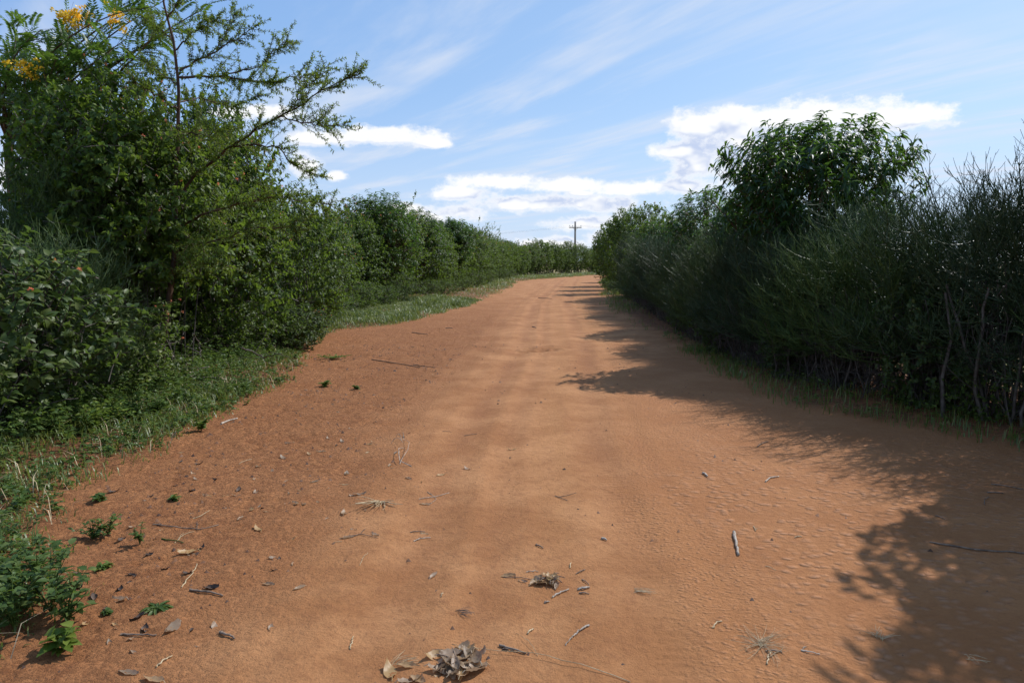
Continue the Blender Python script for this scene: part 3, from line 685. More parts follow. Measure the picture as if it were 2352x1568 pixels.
# ------------------------------------------------------------------ yellow-flowering tree with pinnate leaves
def pinnate(f, base, d, up, L, pairs, leafL):
    """compound leaves: rachis with leaflet pairs"""
    N = len(base); d = norm(d)
    t = np.linspace(.18, 1, pairs)
    s = norm(np.cross(d, up)); n = np.cross(s, d)
    for k, tt in enumerate(t):
        droop = -.28 * tt * tt
        p = base + d * (L * tt)[:, None] + n * (L * droop)[:, None]
        for sg in (-1, 1):
            dd = norm(d * .42 + s * sg + n * (-.15) + .08 * rnd(N))
            leaves(f, p, dd, n + .15 * rnd(N), leafL * (1 - .25 * abs(tt - .5)), leafL * .34, 'rhomb')

def senna_tree():
    bx, by = -8.35, 12.0
    root = thing('yellow_flowering_tree', 'tree with fern-like leaves and yellow flower clusters at the top of the left hedge', 'tree', (bx, by, hz(bx, by)))
    w = MB(); f = MB(); R0 = np.array([bx, by, hz(bx, by)])
    top = P(18, 330, by) - R0
    tubes(w, bez(np.array([[.1, 0, -.1]]), np.array([[0.0, .1, top[2] * .5]]), top[None], 12), np.linspace(.10, .07, 12)[None], 9)
    ends = [(-70, 90, 0), (-20, 130, -.6), (40, 60, .5), (95, 70, -.7), (150, 50, 0), (180, 75, .5), (235, 60, -.5), (270, 30, 0), (310, 20, -.8), (350, 15, .2), (380, 0, .6), (430, -20, -.2), (470, 20, .1), (130, 130, -.9), (60, 180, -.8), (15, 230, -.3), (-50, 210, .5), (200, 120, -.8), (290, 90, -.9), (330, 100, .3), (60, 130, .8), (420, 60, .6)]
    E = np.array([P(a, b, by - 1.0 + c) - R0 for a, b, c in ends])
    S = np.repeat(top[None], len(E), 0)
    br = bez(S, S * .45 + E * .55 + np.array([0, 0, .15]) + .3 * rnd(len(E)), E, 10)
    tubes(w, br, np.linspace(.024, .005, 10)[None], 6)
    bs = []; ds = []
    for b in br:
        m = 24; t = rng.uniform(.25, 1, m) * 9; j = np.minimum(t.astype(int), 8); fr = (t - j)[:, None]
        s = b[j] * (1 - fr) + b[j + 1] * fr; T = norm(b[j + 1] - b[j])
        bs.append(s + .05 * rnd(m)); ds.append(norm(T * .7 + norm(rnd(m)) + np.array([0, 0, .25])))
    bs = np.concatenate(bs); ds = np.concatenate(ds); N = len(bs)
    L = rng.uniform(.28, .50, N)
    tubes(w, np.stack([bs, bs + ds * L[:, None] * .9], 1), np.array([[.003, .0015]]), 3)
    pinnate(f, bs, ds, np.array([0, 0, 1.]) + .4 * rnd(N), L, 13, .082)
    link('trunk', w.mesh('senna_trunk', M_BARK, True), root); link('crown', f.mesh('senna_crown', M_PINN), root)
    for (a, b, c, s) in [(150, 45, -.15, 26), (178, 38, 0, 30), (165, 52, -.1, 22), (200, 48, 0, 22), (265, 42, -.2, 22), (278, 55, 0, 12), (58, 158, -.9, 26), (70, 166, -.9, 20)]:
        c0 = P(a, b, by - 1.0 + c) - R0
        fb = MB(); s = int(s * .75); cc = c0 + rng.normal(0, .085, (s, 3)) * np.array([1, 1, .75])
        blossom(fb, cc, .036, 9); link('blossoms', fb.mesh('yellow_flowers', M_YEL), root)
senna_tree()

# ------------------------------------------------------------------ grass and weeds of the verges (too many to count)
def scatter(n, x0, x1, y0, y1, accept):
    xs = rng.uniform(x0, x1, n); ys = rng.uniform(y0, y1, n)
    m = accept(xs, ys) > rng.random(n)
    return xs[m], ys[m]
def blades(mb, x, y, h, wid, lean=.5):
    N = len(x); z = height(x, y, False)
    b = np.stack([x, y, z - .01], -1)
    a = rng.uniform(0, 2 * PI, N); dirn = np.stack([np.cos(a), np.sin(a), np.zeros(N)], -1)
    s = np.stack([-np.sin(a + rng.normal(0, .5, N)), np.cos(a), np.zeros(N)], -1); s = norm(s)
    k = np.abs(rng.normal(lean, .3, N))[:, None]; h = h[:, None]; w = wid[:, None]
    m = b + np.array([0, 0, 1.]) * h * .55 + dirn * h * .22 * k
    e = b + np.array([0, 0, 1.]) * h * (1 - .35 * k) + dirn * h * .8 * k
    v = np.stack([b - s * w, b + s * w, m + s * w * .8, m - s * w * .8, e], 1)
    t = (np.arange(N)[:, None, None] * 5 + np.array([(0, 1, 2), (0, 2, 3), (3, 2, 4)])[None]).reshape(-1, 3)
    mb.add(v.reshape(-1, 3), t)
def weeds(mb, x, y, h, leafL, per=9, kind='ovate'):
    N = len(x); z = height(x, y, False); b = np.stack([x, y, z], -1)
    lean = norm(np.stack([rng.normal(0, .5, N), rng.normal(0, .5, N), np.ones(N)], -1))
    i = np.repeat(np.arange(N), per); M = len(i); t = rng.uniform(.25, 1, M)
    p = b[i] + lean[i] * (h[i] * t)[:, None]
    a = rng.uniform(0, 2 * PI, M); d = np.stack([np.cos(a), np.sin(a), rng.uniform(-.2, .5, M)], -1)
    L = leafL * rng.uniform(.5, 1.2, M)
    leaves(mb, p, d, np.array([0, 0, 1.]) + .4 * rnd(M), L, L * rng.uniform(.4, .6, M), kind)

def left_near(x, y):
    out, *_ = masks(x, y)
    ok = (x < road_left(y)) | (out > 0)
    depth = out
    return ok * sstep(-.02, .35, depth) * np.clip(.35 + 1.7 * fbm(x * 1.6, y * 1.6, 91, 3) + .35 * sstep(.3, 1.2, depth), 0, 1)
g = MB()
x, y = scatter(150000, -6.5, -1.5, 2.2, 16.5, lambda x, y: left_near(x, y) * (x < 0) * sstep(-7, -5.2, x))
blades(g, x, y, rng.uniform(.04, .17, len(x)) * (.4 + 1.2 * (vnoise(x * 2, y * 2, 5))) * (.45 + .55 * sstep(0, .5, masks(x, y)[0])), rng.uniform(.0016, .0045, len(x)) * (1 + .08 * y), .95)
o = link('grass', g.mesh('near_left_grass', M_GRASS)); tag(o, 'green grass along the near left edge of the road', 'grass', None, 'stuff')
g = MB()
def left_far(x, y):
    out, *_ = masks(x, y)
    return (x < road_left(y) + .1) * sstep(-.05, .3, out) * (x > hedge_left(y) - .8) * (.45 + .55 * sstep(-.1, .15, fbm(x * .7, y * .7, 95, 2)))
x, y = scatter(200000, -6.5, 12, 15.5, 92, left_far)
xq, yq = scatter(90000, -6, 0, 15, 30, left_far); x = np.concatenate([x, xq]); y = np.concatenate([y, yq])
hh = (.55 + 4.5 * np.maximum(0, fbm(x * 1.3, y * 1.0, 121, 2))) * rng.uniform(.05, .22, len(x)) * (.5 + .5 * sstep(0, .6, masks(x, y)[0])) * (.6 + vnoise(x * .8, y * .8, 6))
blades(g, x, y, hh, rng.uniform(.003, .006, len(x)) * (1 + .03 * y), .85)
o = link('grass', g.mesh('far_left_grass', M_GRASS)); tag(o, 'strip of pale green grass between the far road and the left hedge', 'grass', None, 'stuff')
g = MB()
def right_g(x, y):
    out, *_ = masks(x, y)
    return (x > road_right(y) - .3) * sstep(-.1, .25, out) * (x < hedge_right(y) + .5) * (.25 + .75 * sstep(0, .14, fbm(x * 1.1, y * 1.1, 97, 2))) * (.35 + .65 * sstep(22, 26, y) + .3 * (y < 10))
x, y = scatter(60000, 2.6, 9, 5.2, 60, right_g)
x2, y2 = scatter(30000, 2.6, 5, 5.0, 13, right_g); x = np.concatenate([x, x2]); y = np.concatenate([y, y2])
blades(g, x, y, rng.uniform(.05, .2, len(x)) * (1 + .6 * sstep(22, 28, y)), rng.uniform(.0022, .004, len(x)) * (1 + .05 * y), .6)
o = link('grass', g.mesh('right_grass', M_GRASS)); tag(o, 'shaded grass along the foot of the right hedge', 'grass', None, 'stuff')
g = MB()
x, y = scatter(15000, -6.2, -1.5, 2.2, 15, lambda x, y: left_near(x, y) * (x < 0) * sstep(-.05, .5, masks(x, y)[0]) * sstep(-6.5, -5.0, x))
weeds(g, x, y, rng.uniform(.05, .30, len(x)) * (.5 + sstep(.2, 1.4, masks(x, y)[0])), .05, 12)
gd = MB()
xd, yd = scatter(16000, -6.2, -1.5, 2.2, 15, lambda x, y: left_near(x, y) * (x < 0) * sstep(-6.5, -5.0, x) * sstep(-.05, .2, fbm(x * 2.3, y * 2.3, 111, 2)))
blades(gd, xd, yd, rng.uniform(.06, .28, len(xd)), rng.uniform(.0012, .0028, len(xd)) * (1 + .06 * yd), 1.0)
tag(link('dry_grass', gd.mesh('dry_grass', M_STRAW)), 'dry straw-coloured stalks among the near left grass', 'dry grass', None, 'stuff')
o = link('weeds', g.mesh('left_weeds', M_HERB)); tag(o, 'leafy green weeds under the near left bushes', 'weeds', None, 'stuff')
g = MB()
x, y = scatter(1500, 3.2, 6, 5.0, 16, lambda x, y: (x > road_right(y) + .1) * (x < hedge_right(y) + .6) * .35)
weeds(g, x, y, rng.uniform(.05, .25, len(x)), .05, 9)
o = link('weeds', g.mesh('right_weeds', M_HERB)); tag(o, 'shaded leafy weeds among the stems of the right hedge', 'weeds', None, 'stuff')

# ------------------------------------------------------------------ litter on the road
def zz(kind, x, y):
    if kind == 7: return 746.5 + .3776 * x, 976.2 + .3776 * y
    if kind == 8: return 1519.4 + .3555 * x, 1010.6 + .3555 * y
    if kind == 3: return .3555 * x, 1010.6 + .3555 * y
    if kind == 2: return .3555 * x, 516.8 + .3555 * y
    if kind == 4: return 631.6 + .3418 * x, 344.5 + .3418 * y
    return x, y

def path_on_ground(kind, pts, r, n=12, lift=0.0):
    w = np.array([at(*zz(kind, *p)) for p in pts])
    s = np.concatenate([[0], np.cumsum(np.linalg.norm(np.diff(w[:, :2], axis=0), axis=1))])
    t = np.linspace(0, s[-1], n)
    q = np.stack([np.interp(t, s, w[:, i]) for i in range(3)], -1)
    q[:, :2] += rng.normal(0, .0025, (n, 2))
    q[:, 2] = height(q[:, 0], q[:, 1])
    q[:, 2] = np.maximum(q[:, 2], np.convolve(np.pad(q[:, 2], 2, 'edge'), np.ones(5) / 5, 'valid')) + r * .8 + lift * np.sin(np.linspace(0, PI, n))
    return q

def stick(kind, lines, r, label, cat='stick', m=None, name='stick', taper=.6, group=None, lift=0.004):
    m = m or M_TWIG
    mb = MB(); c = None; r = r * .78
    for i, pts in enumerate(lines):
        q = path_on_ground(kind, pts, r * (1 if i == 0 else .7), 12, lift)
        if c is None: c = q[0].copy()
        rr = np.linspace(1, taper, 12) * r * (1 if i == 0 else .7) * rng.uniform(.85, 1.15, 12)
        tubes(mb, (q - c)[None], rr[None], 6, cap=True)
    o = link(name, mb.mesh(name, m, False)); o.location = [float(a) for a in c]
    return tag(o, label, cat, group)

def leaf_mesh(nm, L, W, curl, bend, twist, m):
    """a curled dead leaf: long blade rolled across its width"""
    a, b = 9, 5; t = np.linspace(0, 1, a)[:, None]; s = np.linspace(-1, 1, b)[None]
    wid = W * np.sin(PI * np.clip(t, .03, .985) ** .8) ** .8
    ang = curl * s
    X = t * L + 0 * s; Yy = wid * np.sin(ang) / max(curl, .1) ; Z = wid * (1 - np.cos(ang)) / max(curl, .1) + bend * L * (t - .5) ** 2 * 2 + twist * s * W * (t - .4) + .12 * W * np.sin(t * 17 + s * 3)
    v = np.stack([X - L / 2, Yy, Z - Z.min()], -1).reshape(-1, 3)
    i = np.arange(a * b).reshape(a, b); A = i[:-1, :-1].ravel(); B = i[:-1, 1:].ravel(); C = i[1:, 1:].ravel(); D = i[1:, :-1].ravel()
    mb = MB(); mb.add(v, np.concatenate([np.stack([A, D, C], -1), np.stack([A, C, B], -1)]))
    st = np.array([[[-L / 2 - L * .14, .003, .004], [-L / 2, 0, float(v[2, 2])]]]); tubes(mb, st, np.array([[.0012, .0016]]), 4)
    return mb.mesh(nm, m, True)
DL = [leaf_mesh('dead_leaf_%d' % i, .082, .020, c, bd, tw, M_DEAD) for i, (c, bd, tw) in enumerate([(.8, .2, .4), (.5, .3, -.5), (1.15, .12, .3), (.35, .4, .5)])]
DD = [leaf_mesh('dark_leaf_%d' % i, .06, .018, c, bd, tw, M_DEADD) for i, (c, bd, tw) in enumerate([(1.3, .35, .6), (.8, .5, -.7)])]

def dead_leaf(kind, x, y, label, size=1.0, me=None, rz=None, group=None, rx=0.0):
    p = at(*zz(kind, x, y)); me = me or DL[rng.integers(0, 4)]
    o = link('dry_leaf', me); o.location = (p[0], p[1], p[2] - .002)
    o.rotation_euler = (rx if rx else rng.uniform(-.25, .25), rng.uniform(-.2, .2), rng.uniform(0, 6.28) if rz is None else rz)
    o.scale = (size,) * 3
    return tag(o, label, 'dry leaf', group)

def leaf_pile(kind, x, y, label, n, rad, size, hgt):
    p = at(*zz(kind, x, y)); root = thing('dead_leaf_pile', label, 'leaf pile', p)
    mb = MB()
    e = np.stack([np.cos(np.linspace(0, 5.5, 7)) * rad * .8, np.sin(np.linspace(0, 5.5, 7)) * rad * .8, np.full(7, .02)], -1)
    tubes(mb, bez(np.tile([[0, 0, .012]], (7, 1)), e * .5 + np.array([0, 0, .03]), e, 5), np.linspace(.0035, .002, 5)[None], 5)
    link('twig', mb.mesh('pile_twig', M_TWIG), root)
    for i in range(n):
        a = rng.uniform(0, 2 * PI); r = rad * rng.random() ** .5 * .85
        o = link('leaf', DL[i % 4], root)
        o.location = (r * math.cos(a), r * math.sin(a), hgt * (1 - r / rad) * rng.uniform(.2, 1) + .003)
        o.rotation_euler = (rng.uniform(-.45, .45), rng.uniform(-.30, .30), rng.uniform(0, 6.28))
        s = size * rng.uniform(.7, 1.3); o.scale = (s, s * rng.uniform(.8, 1.25), s)
    return root

def tuft(kind, x, y, label, n, L, m, name='dry_grass_tuft', cat='grass tuft', ang=None, spread=.9, up=.15, r=.0014):
    p = at(*zz(kind, x, y)); mb = MB()
    a = rng.uniform(0, 2 * PI, n) if ang is None else ang + rng.normal(0, spread, n)
    l = L * rng.uniform(.4, 1.1, n)[:, None]; d = np.stack([np.cos(a), np.sin(a), rng.uniform(0, up, n) + .02], -1)
    s = rng.normal(0, .012, (n, 3)) * np.array([1, 1, 0]) + np.array([0, 0, .004]); e = s + d * l
    md = (s + e) / 2 + rng.normal(0, .12, (n, 3)) * l * np.array([1, 1, .2]) + np.array([0, 0, .008]); e[:, 2] = np.maximum(e[:, 2], .003)
    tubes(mb, bez(s, md, e, 6), np.linspace(1, .5, 6)[None] * r * rng.uniform(.6, 1.3, (n, 1)), 4)
    o = link(name, mb.mesh(name, m)); o.location = [float(q) for q in p]
    return tag(o, label, cat)

leaf_pile(7, 800, 1455, 'biggest heap of grey curled dead leaves, at the bottom middle of the road', 30, .125, 1.15, .05)
leaf_pile(7, 1375, 950, 'brown curled dead leaf heap on a twig, smaller of the two heaps in mid road', 15, .09, 1.0, .04)
stick(7, [[(1085, 925), (1160, 930), (1290, 945)], [(1160, 930), (1150, 905)]], .003, 'thin twig pointing left out of the smaller dead leaf heap', m=M_TWIG, name='twig', cat='twig')
dead_leaf(7, 1115, 915, 'curled dead leaf at the tip of the twig left of the smaller heap', .9, DL[2], .1)
dead_leaf(7, 1205, 950, 'small dead leaf beside the twig left of the smaller heap', .7, DL[0], -.6)
dead_leaf(7, 395, 1500, 'large flat grey dead leaf just left of the biggest heap', 1.35, DL[3], 1.9)
dead_leaf(7, 510, 1467, 'narrow curled dead leaf between the large flat leaf and the biggest heap', 1.1, DL[2], -.1)
dead_leaf(7, 520, 1555, 'broad dead leaf at the bottom picture edge left of the biggest heap', 1.2, DL[1], .4)
dead_leaf(7, 570, 1548, 'folded dead leaf touching the biggest heap at the bottom picture edge', 1.0, DL[0], -.7)
tuft(7, 430, 1450, 'loose tuft of dry straw above the large flat dead leaf', 10, .10, M_STRAW, ang=.15, spread=.5)
stick(7, [[(1860, 1565), (1600, 1480), (1300, 1410), (1050, 1385), (900, 1362), (770, 1335)], [(1290, 1405), (1250, 1345), (1170, 1265)]], .0022, 'long dry grass stalk with feathery head lying across the bottom of the road', 'grass stalk', M_STRAW, 'grass_stalk', .5, lift=.014)
stick(7, [[(1060, 1345), (1140, 1370), (1220, 1392)], [(1080, 1365), (1150, 1375)]], .007, 'dark rotten twig above the long dry grass stalk', 'twig', M_TWIG, 'twig')
stick(7, [[(1605, 1218), (1530, 1265)], [(1530, 1265), (1465, 1340)]], .006, 'bent pale stick in two pieces right of the long stalk', 'stick', M_STICK)
stick(7, [[(1230, 1268), (1270, 1240)]], .005, 'short bright straw stub between the two leaf heaps', 'stick', M_STRAW)
tuft(7, 820, 1138, 'dark dried herb with roots left of the short straw stub', 14, .085, M_TWIG, ang=-.5, spread=.35)
dead_leaf(7, 660, 915, 'single curled leaf level with the smaller heap, left of mid road', .85, DL[2], 1.1)
stick(7, [[(1380, 1047), (1485, 1000)]], .006, 'grey split stick lying against the front of the smaller leaf heap', 'stick', M_STICK)
stick(7, [[(1535, 1003), (1612, 990)]], .008, 'stubby brown stick right of the smaller leaf heap', 'stick', M_STICK)
stick(7, [[(1550, 1022), (1608, 1030)]], .005, 'thin brown stick under the stubby one right of the smaller heap', 'stick', M_TWIG)
stick(7, [[(1530, 905), (1585, 878)]], .004, 'small twig above right of the smaller leaf heap', 'twig', M_TWIG, 'twig')
stick(7, [[(1565, 940), (1605, 970)]], .0035, 'tiny twig close right of the smaller leaf heap', 'twig', M_TWIG, 'twig')
stick(7, [[(1225, 893), (1300, 890)]], .0035, 'thin twig just behind the smaller leaf heap', 'twig', M_STICK, 'twig')
stick(7, [[(1685, 692), (1716, 706)]], .009, 'short thick wood stub alone in mid road', 'stick', M_STICK)
stick(7, [[(1283, 727), (1327, 753)]], .006, 'short brown stub left of the thick wood stub', 'stick', M_TWIG)
tuft(7, 1890, 1008, 'flattened spray of dry grass right of the smaller leaf heap', 14, .10, M_STRAW, ang=-.35, spread=.2)
stick(7, [[(1400, 432), (1475, 460)], [(1420, 438), (1475, 430), (1530, 412)]], .004, 'small forked twig in mid road beyond the wood stubs', 'twig', M_TWIG, 'twig')
tuft(7, 335, 470, 'pulled-up dry grass plant, largest pale tuft left of mid road', 30, .20, M_STRAW, ang=-1.6, spread=.75, up=.35, r=.003)
stick(7, [[(570, 450), (670, 440), (755, 412)], [(620, 405), (680, 450), (630, 490)]], .0035, 'forked dry twig right of the largest pale tuft', 'twig', M_STICK, 'twig')
dead_leaf(7, 610, 482, 'curled leaf under the forked dry twig', .9, DL[0], .2)
stick(7, [[(525, 250), (450, 238), (448, 170), (475, 140)], [(450, 238), (500, 190), (515, 140), (480, 90)], [(480, 90), (475, 65)], [(475, 105), (400, 118)], [(470, 100), (430, 75)]], .0045, 'branched dry twig standing out on the road beyond the largest tuft', 'branch', M_STICK, 'dry_branch', lift=.05)
dead_leaf(7, 395, 245, 'small leaf at the base of the branched dry twig', .8)
dead_leaf(7, 430, 170, 'leaf caught in the branched dry twig', .8)
dead_leaf(7, 140, 683, 'curled leaf at the left end of the thin twig below the largest tuft', 1.0, DL[2], .4)
stick(7, [[(160, 680), (215, 665), (320, 688)], [(215, 665), (250, 628)]], .0035, 'thin forked twig below the largest pale tuft', 'twig', M_TWIG, 'twig')
dead_leaf(7, 305, 665, 'upright leaf scrap right of the thin forked twig', .75)
stick(7, [[(515, 650), (615, 650)]], .004, 'upper twig of the small crossed pair left of mid road', 'twig', M_TWIG, 'twig')
stick(7, [[(540, 705), (640, 684)]], .0045, 'lower twig of the small crossed pair left of mid road', 'twig', M_STICK, 'twig')
dead_leaf(7, 605, 662, 'leaf scrap between the two small crossed twigs', .7)
for (x, y, lab) in [(115, 535, 'dark-edged leaf left of the largest pale tuft'), (215, 420, 'leaf above left of the largest pale tuft'), (510, 325, 'pale leaf between the branched twig and the largest tuft'),
                    (865, 265, 'pale oblong leaf alone in mid road, beyond the forked twigs'), (1135, 150, 'upright curled leaf farthest along mid road'), (710, 303, 'leaf on a scrap of twig left of the pale oblong leaf'),
                    (265, 117, 'leaf left of the branched dry twig'), (105, 98, 'leaf with broken edge far left of the branched twig'), (18, 80, 'grey leaf at the far left of the branched twig'),
                    (120, 363, 'narrow dark leaf left of the pale leaf above the tuft'), (130, 295, 'thin leaf above the narrow dark leaf')]:
    dead_leaf(7, x, y, lab, rng.uniform(.8, 1.05))
stick(7, [[(215, 852), (230, 805), (265, 775)]], .002, 'curved straw left of the single curled leaf', 'straw', M_STRAW, 'straw')
stick(7, [[(45, 717), (105, 710)]], .0025, 'short straw left of the thin forked twig', 'straw', M_STRAW, 'straw')
stick(7, [[(155, 1362), (170, 1288)]], .004, 'upright-lying pale twig left of the biggest heap', 'twig', M_STRAW, 'twig')
stick(7, [[(845, 66), (925, 54)]], .004, 'dark twig far along mid road before the first shadow', 'twig', M_TWIG, 'twig')
stick(7, [[(715, 38), (772, 43)]], .003, 'thin twig left of the far dark twig', 'twig', M_TWIG, 'twig')
stick(7, [[(705, 1045), (714, 1020)]], .003, 'tiny upright straw below the single curled leaf', 'straw', M_STRAW, 'straw')
stick(7, [[(1490, 868), (1494, 838)]], .004, 'tiny pale stick behind the right end of the smaller heap', 'stick', M_STRAW)
stick(7, [[(1336, 1083), (1362, 1074)]], .005, 'white chip in front of the smaller leaf heap', 'chip', M_STICK, 'wood_chip')
# right, on the cracked mud
stick(8, [[(466, 600), (480, 670), (500, 748)]], .013, 'thick bleached stick with frayed end on the cracked mud', 'stick', M_STICK, taper=.7)
stick(8, [[(265, 216), (280, 226), (296, 238)]], .011, 'short curved piece of bark on the sunlit cracked mud', 'bark', M_STICK, 'bark_piece')
stick(8, [[(672, 270), (705, 246), (758, 237)]], .008, 'bent grey stick at the edge of the hedge shadow', 'stick', M_STICK)
stick(8, [[(1735, 662), (1900, 690), (2050, 718), (2342, 735), (2440, 735)]], .007, 'long thin branch lying in the hedge shadow at the right', 'branch', M_TWIG, 'dry_branch', .8)
stick(8, [[(595, 560), (606, 588)], [(606, 588), (614, 570)]], .004, 'yellow wood chip beyond the thick bleached stick', 'chip', M_STRAW, 'wood_chip')
stick(8, [[(862, 630), (905, 624)]], .004, 'flat chip right of the thick bleached stick', 'chip', M_STRAW, 'wood_chip')
stick(8, [[(332, 1215), (352, 1185), (390, 1172)]], .005, 'pale bent stalk left of the straw tangle', 'straw', M_STRAW, 'straw')
tuft(8, 640, 1320, 'wide tangle of fine yellow straw at the lower right', 60, .16, M_STRAW, 'straw_tangle', 'straw', r=.0009, up=.08)
stick(8, [[(680, 1450), (700, 1372)], [(690, 1405), (790, 1352)]], .004, 'forked pale stick in the straw tangle', 'stick', M_STRAW)
stick(8, [[(670, 1362), (780, 1372)]], .005, 'dark twig in the straw tangle', 'twig', M_TWIG, 'twig')
stick(8, [[(905, 1362), (1020, 1385)], [(905, 1362), (930, 1335)]], .004, 'hooked twig right of the straw tangle', 'twig', M_STICK, 'twig')
tuft(8, 1415, 1280, 'spiky dry grass tuft at the shadow edge, lower right', 14, .07, M_STRAW, ang=1.57, spread=.8, up=.3)
tuft(8, 1985, 1410, 'small pale grass tuft in the shadow at the lower right corner', 12, .06, M_STRAW, ang=-1.3, spread=.4, up=.3)
stick(8, [[(670, 812), (740, 842)]], .0025, 'thin straw on the scaly mud below the bleached stick', 'straw', M_STRAW, 'straw')
stick(8, [[(620, 44), (660, 20), (695, 10)]], .006, 'dark bent twig inside the hedge shadow beyond the bent grey stick', 'twig', M_TWIG, 'twig')
stick(8, [[(2100, 340), (2205, 345)]], .007, 'short dark twig deep in the hedge shadow', 'twig', M_TWIG, 'twig')
stick(8, [[(2130, 285), (2342, 320)]], .006, 'dark branch under the nearest right hedge plant', 'branch', M_TWIG, 'dry_branch')
stick(8, [[(2090, 420), (2085, 395), (2110, 365)]], .004, 'curved twig in the shadow under the right hedge', 'twig', M_TWIG, 'twig')
stick(8, [[(1770, 490), (1830, 512)]], .005, 'small twig in the shadow above the long thin branch', 'twig', M_TWIG, 'twig')
# left, on the loose soil
stick(3, [[(1230, 970), (1330, 985), (1440, 1010)]], .008, 'straight brown stick on the loose soil at the left', 'stick', M_TWIG)
stick(3, [[(1420, 1245), (1520, 1285)]], .008, 'dark stick nearest the bottom on the loose soil', 'stick', M_TWIG)
stick(3, [[(780, 1258), (890, 1265), (1010, 1262)]], .006, 'dark twig right of the broad-leaved seedling', 'twig', M_TWIG, 'twig')
stick(3, [[(1010, 1466), (1045, 1440), (1110, 1394)]], .005, 'pale bent twig at the bottom left', 'twig', M_STRAW, 'twig')
stick(3, [[(1170, 952), (1215, 890), (1250, 860), (1275, 800)]], .0045, 'pale crooked root on the loose soil above the straight stick', 'twig', M_STRAW, 'twig')
stick(3, [[(985, 548), (1120, 562), (1290, 580), (1412, 550)], [(1270, 575), (1275, 535)]], .005, 'long thin branched twig on the loose soil right of the herbs', 'branch', M_TWIG, 'dry_branch')
stick(3, [[(1040, 640), (1180, 668)]], .006, 'greenish stick below the long thin branched twig', 'stick', M_HERB)
stick(3, [[(1250, 506), (1300, 492), (1355, 455)]], .003, 'pale straw above the long thin branched twig', 'straw', M_STRAW, 'straw')
stick(3, [[(1130, 665), (1180, 620), (1255, 590)], [(1150, 640), (1185, 600)]], .003, 'crossed pale straws over the greenish stick', 'straw', M_STRAW, 'straw')
stick(3, [[(1545, 150), (1628, 122)]], .003, 'pale straw near the grass edge on the loose soil', 'straw', M_STRAW, 'straw')
stick(2, [[(1430, 1288), (1480, 1268), (1535, 1252)]], .014, 'chunk of brown bark at the edge of the left grass', 'bark', M_STICK, 'bark_piece')
for i, (x, y, s, lab) in enumerate([(1210, 722, 1.3, 'large broken brown leaf below the greenish stick'), (1252, 740, .9, 'small leaf touching the large broken brown leaf'), (1665, 575, 1.1, 'folded leaf on the bare soil right of the long branched twig'),
        (1650, 325, 1.0, 'folded pale leaf on the loose soil left of the largest tuft'), (1910, 410, 1.0, 'crumpled leaf left of the largest pale tuft'), (1960, 412, .7, 'small leaf scrap beside the crumpled leaf'),
        (1625, 450, .9, 'dark crumpled leaf below the folded pale leaf'), (1550, 510, .9, 'thin leaf above the folded leaf on the bare soil'), (775, 1030, 1.2, 'long pale leaf left of the green rosette'),
        (1110, 1220, 1.3, 'curled leaf standing up below the green rosette'), (1930, 955, .8, 'small oval leaf alone on the smooth soil'), (1740, 930, .8, 'grey leaf left of the small oval leaf'),
        (835, 1505, 1.0, 'pale leaf at the bottom left edge of the picture'), (990, 1550, 1.2, 'broad leaf cut by the bottom left picture edge'), (2030, 270, .8, 'leaf on the road edge beyond the crumpled leaf'),
        (1830, 115, 1.0, 'pale leaf on the loose soil near the grass corner'), (1670, 170, 1.0, 'long pale leaf below the straw near the grass'), (1995, 90, .9, 'upright leaf near the far loose soil'), (2070, 75, 1.0, 'long curled leaf right of the upright leaf')]):
    dead_leaf(3, x, y, lab, s)
for i, (x, y) in enumerate([(515, 950), (775, 965), (890, 1150), (935, 1225), (610, 1020), (500, 860), (845, 870), (1210, 860), (1370, 955), (790, 640), (960, 740), (1310, 690), (1540, 325), (1390, 255), (1240, 330), (1285, 155), (1170, 140), (735, 335)]):
    dead_leaf(3, x, y, 'dark rotten leaf scrap on the loose soil at the left', rng.uniform(.7, 1.2), DD[i % 2], group='dark rotten leaf scraps on the loose soil')
stick(4, [[(650, 1408), (850, 1440), (975, 1462)]], .010, 'long dark fallen twig near the far grass edge, left one of two', 'branch', M_TWIG, 'dry_branch')
stick(4, [[(940, 1445), (1075, 1466)]], .009, 'dark fallen twig near the far grass edge, right one of two', 'branch', M_TWIG, 'dry_branch')
stick(4, [[(920, 1228), (1030, 1240)]], .012, 'dark twig at the end of the far grass strip', 'twig', M_TWIG, 'twig')
stick(4, [[(1770, 995), (1860, 1001)]], .02, 'dark twig far along the middle of the road', 'twig', M_TWIG, 'twig')
stick(4, [[(1730, 1188), (1756, 1197)]], .014, 'short dark stick beyond the hollow in the road', 'stick', M_TWIG)
stick(4, [[(1145, 1200), (1197, 1199)]], .014, 'short dark stick left of the road near the far grass', 'stick', M_TWIG)
# unsorted scraps of dead leaf on the left half of the road
n_s = 0
while n_s < 90:
    px = rng.uniform(150, 1050); py = rng.uniform(800, 1500); p = at(px, py)
    out, u, lo, sc_ = masks(np.array([p[0]]), np.array([p[1]]))
    if out[0] > -.05 or lo[0] < rng.random(): continue
    me = DL[n_s % 4] if n_s % 4 else DD[n_s % 2]
    o = link('leaf_scrap', me); o.location = p - np.array([0, 0, .003]); s = rng.uniform(.35, .75)
    o.scale = (s, s, s); o.rotation_euler = (rng.uniform(-.4, .4), rng.uniform(-.3, .3), rng.uniform(0, 6.28))
    tag(o, 'tiny scrap of dead leaf scattered on the left half of the road', 'leaf scrap', 'tiny leaf scraps on the left half of the road'); n_s += 1
